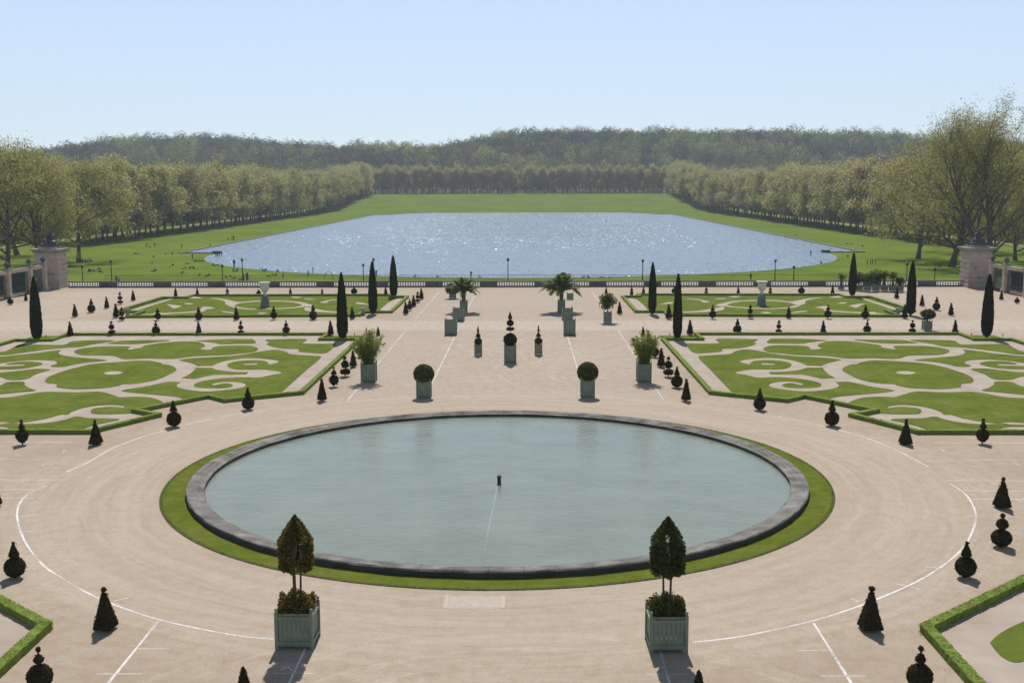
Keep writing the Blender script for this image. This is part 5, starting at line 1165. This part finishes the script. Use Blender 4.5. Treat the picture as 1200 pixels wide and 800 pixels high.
# ------------------------------------------------------------------ trees
def branch_tree(seed, H, spread, first, levels, nlimb, leafn, leafsz, mat, trunk_r=.55, upright=.75, leafrad=1.0, multi=1, low=.18, droop=0.0):
    """trunk with forking limbs; leaves gather round the outer twigs. Returns (wood mesh, crown mesh)"""
    rg = random.Random(seed); wd = MB(); tips = []
    def grow(p, d, L, r, lv):
        k = 4 if lv <= 1 else 3; pts = [p]; rr = [r]; q = p.copy(); dd = d.copy()
        for i in range(k):
            dd = (dd + Vector((rg.gauss(0, .16), rg.gauss(0, .16), rg.gauss(.05 * upright - droop * (lv >= 3), .12)))).normalized(); q = q + dd * (L / k); pts.append(q.copy()); rr.append(max(.012, r * (1 - .62 * (i + 1) / k)))
        wd.tube(pts, rr, 7 if lv <= 1 else (5 if lv == 2 else 3))
        if lv >= levels - 1:
            for t in (.35, .7, 1.0): tips.append(pts[0].lerp(pts[-1], t))
        if lv < levels:
            nb = (4, 4, 4, 3)[min(lv, 3)]
            for b in range(nb):
                t = .35 + .65 * (b + rg.random() * .7) / nb; i = min(k - 1, int(t * k)); bp = pts[i].lerp(pts[i + 1], t * k - i)
                ax = dd.orthogonal().normalized(); ax = Matrix.Rotation(rg.uniform(0, 6.28), 3, dd) @ ax
                nd_ = (dd * math.cos(a0 := rg.uniform(.45, .95)) + ax * math.sin(a0)); nd_.z += .18 * upright; grow(bp, nd_.normalized(), L * rg.uniform(.50, .70), rr[i] * rg.uniform(.5, .68), lv + 1)
    for m in range(multi):
        lean = Vector((rg.gauss(0, .07 + .12 * (multi > 1)), rg.gauss(0, .07), 1)).normalized(); pts = []; rr = []; TH = H * .62; bx = Vector((rg.uniform(-1, 1) * .5 * (multi > 1), 0, 0))
        for i in range(9):
            t = i / 8; pts.append(bx + lean * TH * t + Vector((math.sin(t * 3 + seed) * .35 * t, math.cos(t * 2.3 + seed) * .3 * t, 0))); rr.append(trunk_r * (1.28 if i == 0 else 1) * (1 - .72 * t))
        wd.tube(pts, rr, 9)
        for b in range(nlimb):
            t = first + (1 - first) * (b / max(1, nlimb - 1)) ** .9; f = t * 8; i = min(7, int(f)); bp = pts[i].lerp(pts[i + 1], f - i); a = b * 2.4 + rg.uniform(-.5, .5) + seed
            el = R(18 + 55 * t * upright + rg.uniform(-10, 12)); d = Vector((math.cos(a) * math.cos(el), math.sin(a) * math.cos(el), math.sin(el)))
            L = (spread * (1.0 - .35 * abs(t - .55)) if t < .8 else H * .30) * rg.uniform(.62, .85); grow(bp, d, L, max(.07, rr[i] * .55), 1)
    zt = float(np.percentile([p.z for p in tips], 97)); sc = H / zt
    T = np.array([tuple(p) for p in tips]) ; n = len(T); idx = nrng.integers(0, n, leafn)
    P = T[idx] + nrng.normal(size=(leafn, 3)) * leafrad * np.array([1, 1, .8]); P = P[P[:, 2] > low * H]
    cm = np_mesh('crown', leaf_cards(P, leafsz, nrng, 0, 1.35), 4, mat); wm = wd.mesh('trunk', M['bark'])
    return wm, cm, sc
def plant(proto, x, y, z, s, rz, label, group, name='plane_tree', cat='tree'):
    wm, cm, sc = proto; o = thing(name, label, cat, (x, y, z), rz, group); k = s * sc; o.scale = (k, k, k * rnd.uniform(.95, 1.05))
    link('trunk', wm, o); link('crown', cm, o); return o
# big trees near the gates, with open crowns
NEAR = [branch_tree(21, 33, 17, .14, 4, 14, 24000, .30, M['plane'], .62, .6, .95, 1, .08), branch_tree(35, 33, 16, .12, 4, 13, 22000, .30, M['plane'], .58, .7, .95, 2, .08), branch_tree(48, 33, 16.5, .16, 4, 14, 22000, .30, M['plane'], .6, .6, .95, 1, .08)]
BARE = branch_tree(63, 41, 18, .22, 4, 16, 32000, .21, M['plane'], .75, 1.15, .55, 2, .14)
GN = 'big plane trees behind the gate piers'
def near_tree(px, d, top_px, proto, label, rz, base=LOW):
    p = at_y(px, 300, d); q = Vector((p.x, p.y, base)); s = height_at(q, top_px) - base
    plant(proto, p.x, p.y, base, s / 33 if proto is not BARE else s / 41, rz, label, GN)
near_tree(8, 300, 176, NEAR[0], 'big olive plane tree at the left edge, behind the left grilles', .3)
near_tree(46, 318, 180, NEAR[1], 'big plane tree with two trunks right behind the left gate pier', 1.9)
near_tree(92, 345, 188, NEAR[2], 'big plane tree with low hanging branches just right of the left gate pier', 4.0)
near_tree(-45, 330, 178, NEAR[2], 'big plane tree cut by the left edge', 2.2)
near_tree(20, 380, 182, NEAR[1], 'plane tree standing farther back between the trees left of the left pier', .8)
near_tree(1163, 275, 139, BARE, 'tallest plane tree, nearly bare, forking high above the right gate pier', .4)
near_tree(1116, 318, 152, NEAR[1], 'brownish big plane tree left of the tallest bare tree', 3.4)
near_tree(1076, 352, 178, NEAR[0], 'olive plane tree with a low crown on the right lawn edge', 5.1)
near_tree(1222, 300, 165, NEAR[2], 'plane tree cut by the right edge', 1.2)
near_tree(1190, 345, 196, NEAR[0], 'plane tree behind the right grilles', 2.7)
near_tree(1130, 390, 190, NEAR[2], 'plane tree standing farther back behind the right gate pier', 3.9)
# avenue trees
AL = [branch_tree(100 + i, 30, 9.2, .2, 3, 12, 7500, .50, M['plane_alley'], .42, .75, 1.15, 1, .14) for i in range(6)]
def avenue(xs_, y0, y1, dy, label, group, jit=.8, hmin=.92, hmax=1.08):
    for k, x in enumerate(xs_):
        y = y0 + (dy / 2 if k % 2 else 0)
        while y < y1:
            xx, yy = x + rnd.uniform(-jit, jit), y + rnd.uniform(-jit, jit); plant(AL[rnd.randrange(6)], xx, yy, ground_z(xx, yy) - .1, rnd.uniform(hmin, hmax), rnd.uniform(0, 6.28), label[k], group); y += dy
avenue([-172, -181], 455, 1262, 12.5, ['plane tree with thin olive leaves in the front avenue row left of the lake', 'plane tree in the second row of the avenue left of the lake'], 'avenue trees left of the lake')
avenue([163, 172], 440, 1262, 12.5, ['plane tree with thin olive leaves in the front avenue row right of the lake', 'plane tree in the second row of the avenue right of the lake'], 'avenue trees right of the lake')
for x in np.arange(-166, 160, 8.6):
    if abs(x + 3) < 7: continue
    plant(AL[rnd.randrange(6)], x + rnd.uniform(-.6, .6), 1268 + rnd.uniform(-1, 1), ground_z(x, 1268), rnd.uniform(.86, .95), rnd.uniform(0, 6.28), 'plane tree in the far row beyond the lake, %s of the gap on the axis' % ('left' if x < -3 else 'right'), 'trees of the far row beyond the lake')
# ---- the woods: one mass
def wood(name, pts, heights, cols, cards, size, seed, mat, crown=(.22, .32)):
    rg = np.random.default_rng(seed); n = len(pts); pts = np.asarray(pts); heights = np.asarray(heights)
    V = []
    u = rg.normal(size=(n, cards, 3)); u /= np.linalg.norm(u, axis=2)[:, :, None]; u *= rg.uniform(.75, 1.0, (n, cards, 1)); rad = heights * rg.uniform(*crown, n)
    # lumps
    u += .18 * np.sin(u[:, :, [1, 2, 0]] * 5 + rg.uniform(0, 6, (n, 1, 3)))
    P = np.empty_like(u); P[:, :, 0] = pts[:, None, 0] + u[:, :, 0] * rad[:, None]; P[:, :, 1] = pts[:, None, 1] + u[:, :, 1] * rad[:, None]; P[:, :, 2] = pts[:, None, 2] + heights[:, None] * (.60 + .40 * u[:, :, 2])
    un = u / np.linalg.norm(u, axis=2)[:, :, None]; un[:, :, 2] += .35
    L = leaf_cards(P.reshape(-1, 3), size, rg, 0, 1.25, un.reshape(-1, 3), .55)
    tr = []
    for i in range(n):
        x, y, z = pts[i]; h = heights[i] * .75; w = .35
        tr += [(x - w, y, z - 1), (x + w, y, z - 1), (x + w * .4, y, z + h), (x - w * .4, y, z + h)]
    V = np.concatenate([L, np.array(tr)]); mi = np.concatenate([np.zeros(n * cards, np.int32), np.ones(n, np.int32)])
    me = np_mesh(name, V, 4, [mat, M['barkdark']], mi)
    at_ = me.attributes.new('kind_tint', 'FLOAT', 'FACE'); at_.data.foreach_set('value', np.concatenate([np.repeat(np.asarray(cols, np.float32), cards), np.zeros(n, np.float32)]).astype(np.float32))
    a2 = me.attributes.new('kind_value', 'FLOAT', 'FACE'); a2.data.foreach_set('value', np.concatenate([np.repeat(rg.uniform(0, 1, n).astype(np.float32), cards), np.full(n, .5, np.float32)]).astype(np.float32))
    return props(link(name, me), kind='stuff')
def mat_wood():
    m, t, o = new_mat('wood_leaf'); a = nd(t, 'ShaderNodeAttribute', attribute_name='kind_tint'); g = t.nodes.new('ShaderNodeNewGeometry')
    c = ramp(t, a.outputs['Fac'], [(0, (.030, .045, .028)), (.22, (.055, .085, .034)), (.40, (.13, .125, .07)), (.58, (.18, .155, .09)), (.70, (.13, .175, .045)), (.85, (.20, .255, .06)), (1, (.28, .30, .09))])
    a2 = nd(t, 'ShaderNodeAttribute', attribute_name='kind_value'); c = mixc(t, 1.0, c, ramp(t, a2.outputs['Fac'], [(0, (.45, .45, .48)), (1, (1.55, 1.5, 1.4))]), 'MULTIPLY')
    c = mixc(t, 1.0, c, ramp(t, g.outputs['Random Per Island'], [(0, (.7, .7, .7)), (1, (1.25, 1.25, 1.2))]), 'MULTIPLY')
    d = nd(t, 'ShaderNodeBsdfDiffuse'); t.links.new(c, d.inputs[0]); tr = nd(t, 'ShaderNodeBsdfTranslucent'); t.links.new(c, tr.inputs[0])
    mx = nd(t, 'ShaderNodeMixShader'); mx.inputs[0].default_value = .35; t.links.new(d.outputs[0], mx.inputs[1]); t.links.new(tr.outputs[0], mx.inputs[2]); t.links.new(mx.outputs[0], o.inputs[0]); return m
M['wood'] = mat_wood()
rg = random.Random(77); pts = []; hs = []; cs = []
y = 1325
while y < 1860:
    st = 16.0 if y < 1780 else 14.0; x = -.56 * y - 40
    while x < .56 * y + 40:
        xx, yy = x + rg.uniform(-4, 4), y + rg.uniform(-4, 4); nzv = math.sin(xx * .013 + 1.3) * math.cos(yy * .017 + xx * .004) + .5 * math.sin(xx * .031 + yy * .023)
        h = (rg.uniform(15, 25) if rg.random() < .85 else rg.uniform(25, 31)) + 3 * nzv; r = rg.random() + .40 * nzv
        cs.append(rg.uniform(0, .25) if r < .34 else rg.uniform(.36, .62) if r < .68 else rg.uniform(.68, .85) if r < .86 else rg.uniform(.85, 1)); pts.append((xx, yy, ground_z(xx, yy))); hs.append(max(9, h)); x += st
    y += st
wood('hill_wood', pts, hs, cs, 240, 1.45, 5, M['wood'], (.27, .40))
pts = []; hs = []; cs = []
for s in (-1, 1):
    y = 430
    while y < 1330:
        x = (205 if s < 0 else 198) + rg.uniform(0, 3)
        while x < 205 + 90:
            xx = s * x + rg.uniform(-3, 3); yy = y + rg.uniform(-3, 3); pts.append((xx, yy, ground_z(xx, yy))); hs.append(rg.uniform(27, 35)); cs.append(rg.choice([rg.uniform(.42, .62), rg.uniform(.42, .6), rg.uniform(.66, .8)])); x += 9.5
        y += 10.5
wood('avenue_wood', pts, hs, cs, 150, 1.5, 6, M['wood'])
pts = []; hs = []; cs = []
y = 1290
while y < 1325:
    x = -330
    while x < 330:
        pts.append((x + rg.uniform(-3, 3), y + rg.uniform(-2, 2), ground_z(x, y))); hs.append(rg.uniform(24, 30)); cs.append(rg.uniform(.42, .74)); x += 8.5
    y += 9
wood('far_wood', pts, hs, cs, 120, 1.6, 9, M['wood'])

# ------------------------------------------------------------------ haze: the air of the valley
hz = MB(); zt = 190.0; hz.box((0, 1250, (zt - 12) / 2), (3300, 2700, zt + 12)); hm = bpy.data.materials.new('haze'); hm.use_nodes = True; t = hm.node_tree
for n in list(t.nodes): t.nodes.remove(n)
o_ = t.nodes.new('ShaderNodeOutputMaterial'); pv = t.nodes.new('ShaderNodeVolumePrincipled'); pv.inputs['Color'].default_value = (.82, .9, 1, 1); pv.inputs['Density'].default_value = .00013; pv.inputs['Anisotropy'].default_value = .1
t.links.new(pv.outputs[0], o_.inputs['Volume'])
props(hz.obj('haze', hm), kind='stuff')
